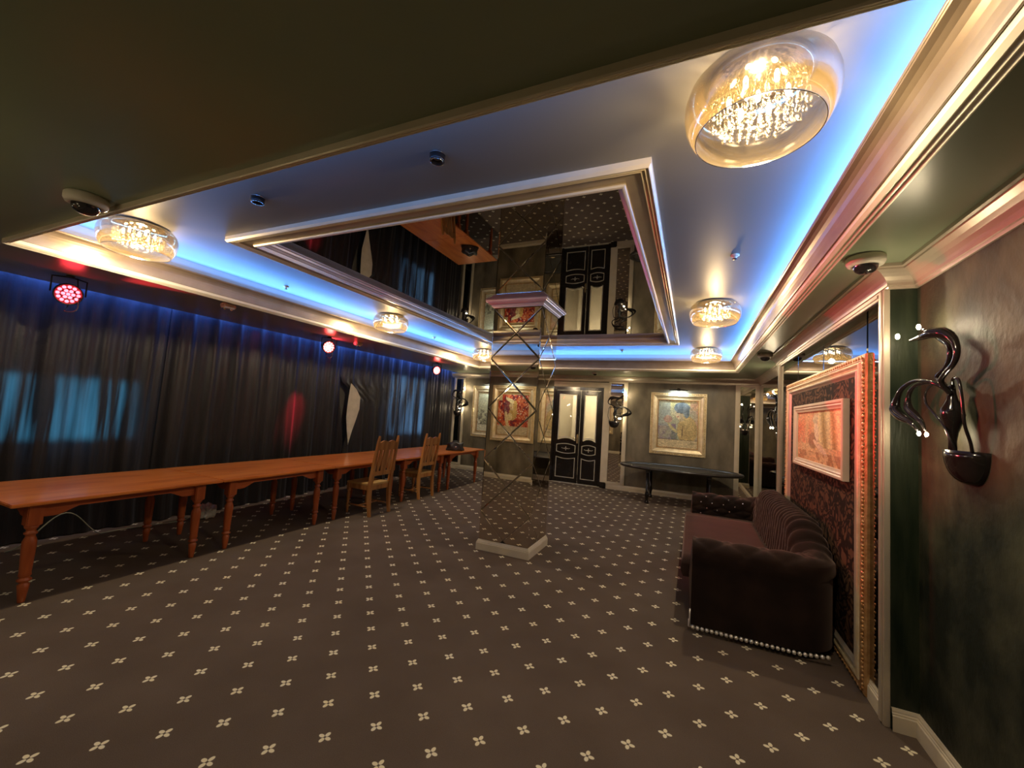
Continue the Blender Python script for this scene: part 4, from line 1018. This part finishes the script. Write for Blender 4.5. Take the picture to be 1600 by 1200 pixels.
# near right wall: wall faces -x; local x must run along +y, local -y along -x  -> rotate +90 deg
s1.location = (XB_, 2.655, 1.5); s1.rotation_euler = (0, 0, PI/2); s1.scale = (1, -1, 1)
s1.rotation_euler = (0, 0, PI/2)
s1['label'] = 'large black swan-neck wall lamp on the dark plaster at the right edge'
# rotation +90 maps local -y to +x, so flip y through a negative scale to keep heads towards the far wall
dup(s1, (XC_-.012, 7.36, 1.5), PI/2, 'swan-neck wall lamp on the far right wall, half hidden by the pink-lit post', scale=(1, -1, 1))
dup(s1, (-1.62, YW-.012, 1.5), 0, 'swan-neck wall lamp on the mirror strip right of the black doors', scale=(1, 1, 1))
dup(s1, (-5.90, YW-.012, 1.5), 0, 'swan-neck wall lamp in the far left corner above the table end', scale=(1, 1, 1))
dup(s1, (-2.75, YB, 1.5), PI, 'swan-neck wall lamp on the back wall behind the camera', scale=(1, 1, 1))
dup(s1, (-5.5, YB, 1.5), PI, 'swan-neck wall lamp on the back wall at the curtain end', scale=(1, 1, 1))

# ------------------------------------------------------------------ ceiling fixtures
def dome_camera(label, loc, tilt):
    t = thing('dome_camera', label, 'camera', loc, tilt, 'white dome security cameras')
    MB().lathe([(0, 0), (.085, 0), (.090, -.006), (.090, -.032), (.082, -.048), (.066, -.056), (.058, -.050), (0, -.050)], 32, cap=False).build('housing', m_white_plastic, t)
    MB().lathe([(.058, -.050), (.056, -.066), (.046, -.084), (.028, -.096), (0, -.100)], 24, cap=False).build('dome', m_dome, t)
    return t
d0 = dome_camera('white dome camera at upper left beside the nearest left lamp', (-3.02, .985, ZC), 0)
dup(d0, (.875, 2.86, ZC), 0, 'white dome camera near the post beside the swan lamp at right')
dup(d0, (.875, 6.35, ZC), 0, 'white dome camera in the distance by the far right corner')
dup(d0, (-2.0, 8.95, ZC), 0, 'small white dome camera above the black double doors', scale=(.7, .7, .7))
def black_spot(label, loc):
    t = thing('ceiling_spotlight', label, 'spotlight', loc, 0, 'black round surface spotlights on the upper ceiling')
    MB().lathe([(0, 0), (.040, 0), (.040, -.034), (.037, -.040), (.030, -.040), (.026, -.022), (0, -.022)], 28, cap=False).build('housing', m_black_gloss, t)
    MB().lathe([(.025, -.022), (.018, -.030), (0, -.033)], 20, cap=False).build('lens', m_dome, t)
    MB().lathe([(.0405, -.001), (.0415, -.003), (.0405, -.006)], 28, cap=False).build('ring', m_chrome, t)
    return t
b0 = black_spot('black round ceiling spotlight nearer the big lamp', (-1.245, 1.655, ZU))
dup(b0, (-2.655, 1.655, ZU), 0, 'black round ceiling spotlight nearer the left lamp')
def sensor(label, loc):
    t = thing('smoke_detector', label, 'detector', loc, 0, 'small grey ceiling sensors')
    MB().lathe([(0, 0), (.030, 0), (.030, -.010), (.022, -.016), (.012, -.018), (.012, -.034), (0, -.036)], 20, cap=False).build('body', m_silver, t)
    MB().lathe([(.016, -.034), (.018, -.036), (.016, -.039), (0, -.039)], 16, cap=False).build('cap', m_black, t)
    return t
q0 = sensor('small ceiling sensor between the two nearest right lamps', (.26, 3.41, ZU))
dup(q0, (-4.39, 3.17, ZU), 0, 'small ceiling sensor on the blue strip right of the leftmost lamp')
dup(q0, (-4.43, 6.23, ZU), 0, 'small ceiling sensor on the blue strip left of the column')
dup(q0, (-1.24, 7.74, ZU), 0, 'small ceiling sensor on the blue strip right of the column')
def twin(label, loc):
    t = thing('emergency_light', label, 'lamp', loc, 0, 'small white twin-lens boxes on the lower ceiling')
    MB().box(-.04, .04, -.07, .07, -.055, 0, .012).build('housing', m_white_plastic, t)
    for y in (-.035, .035): MB().ball((.0, y, -.055), .018, 12, 6).build('lens', m_chrome, t)
    return t
e0 = twin('small white twin-lens box above the curtains near the left', (-4.80, 2.80, ZC))
dup(e0, (-5.17, 5.13, ZC), 0, 'small white twin-lens box beside the middle red stage light')

# ------------------------------------------------------------------ red stage lights
def make_par(label, loc, aim, hot):
    t = thing('stage_light', label, 'spotlight', loc, 0, 'red LED stage lights under the curtain edge')
    d = (Vector(aim)-Vector(loc)).normalized(); q = d.to_track_quat('Z', 'Y').to_matrix().to_4x4()
    MB().lathe([(0, -.12), (.055, -.12), (.075, -.09), (.092, -.03), (.100, .0), (.100, .022), (.092, .024), (.090, .004), (0, .004)], 28, mat=q, cap=False).build('housing', m_black_plastic, t)
    ld = MB().lathe([(.0145, 0), (.013, .006), (.008, .010), (0, .011)], 10, cap=False)
    first = None; mt = m_red_mid if hot else m_red_emit
    for rr_, nn_ in ((.068, 12), (0, 1), (.033, 6)):
        if rr_ == 0 and hot: first = None; mt = m_red_hot
        for i in range(nn_):
            a = 2*PI*i/nn_; p = q @ Vector((rr_*math.cos(a), rr_*math.sin(a), .006))
            if first is None: first = ld.build('led_lens', mt, t, loc=p); first.rotation_euler = q.to_euler()
            else: c = first.copy(); COL.objects.link(c); c.location = p
    # yoke hung from the ceiling
    top = ZC-loc[2]; side = d.cross(Vector((0, 0, 1))).normalized()
    yk = MB(); a = side*.115; yk.tube([a+Vector((0, 0, -.0)), a+Vector((0, 0, top-.03)), Vector((0, 0, top-.012)), -a+Vector((0, 0, top-.03)), -a], .007, 6); yk.build('yoke', m_black_plastic, t)
    MB().lathe([(0, 0), (.03, 0), (.03, .02), (0, .02)], 16, cap=False).build('mount', m_black_plastic, t, loc=(0, 0, top-.02))
    cb = MB(); bk = q @ Vector((0, 0, -.12)); cb.tube(cr([bk, bk+Vector((0, .03, -.12)), Vector((.03, -.02, -.17)), Vector((.02, .07, -.12)), Vector((0, .05, top-.01))]), .005, 6); cb.build('power_cable', m_black_plastic, t)
    return t
pars = [('red LED stage light nearest the camera, its lenses seen one by one', (-5.38, 1.72, 2.46), (-1.5, 1.2, 1.4), False, None),
        ('red LED stage light in the middle, brightest, left of the twin-lens box', (-5.30, 4.65, 2.47), (-.8, 3.2, 1.6), True, (.90, 3.25, 2.72)),
        ('red LED stage light farthest away, near the far corner', (-5.28, 7.62, 2.46), (-.5, 5.4, 1.6), True, (.4, 5.2, 1.3))]
for lb, loc, aim, hot, tgt in pars:
    make_par(lb, loc, aim, hot)
    d = (Vector(aim)-Vector(loc)).normalized()
    if tgt: light('stage_beam', 'SPOT', Vector(loc)+d*.04, RED_W*(1 if loc[1] < 6 else .38), RED, tgt, spot_size=math.radians(28), spot_blend=.4, shadow_soft_size=.03)
light('stage_beam', 'SPOT', (-5.38+.04, 1.72, 2.44), RED_W*.12, RED, (-1.2, 4.4, 2.4), spot_size=math.radians(50), spot_blend=.5, shadow_soft_size=.03)
# stray beams of the middle light raking down the curtain
light('stage_beam', 'SPOT', (-5.52, 4.98, 2.44), 260, RED, (-6.08, 4.78, 1.45), spot_size=math.radians(24), spot_blend=1.0, shadow_soft_size=.02)
light('stage_beam', 'SPOT', (-5.42, 4.72, 2.58), 14, RED, (-5.2, 4.9, 2.634), spot_size=math.radians(110), spot_blend=.8, shadow_soft_size=.02)
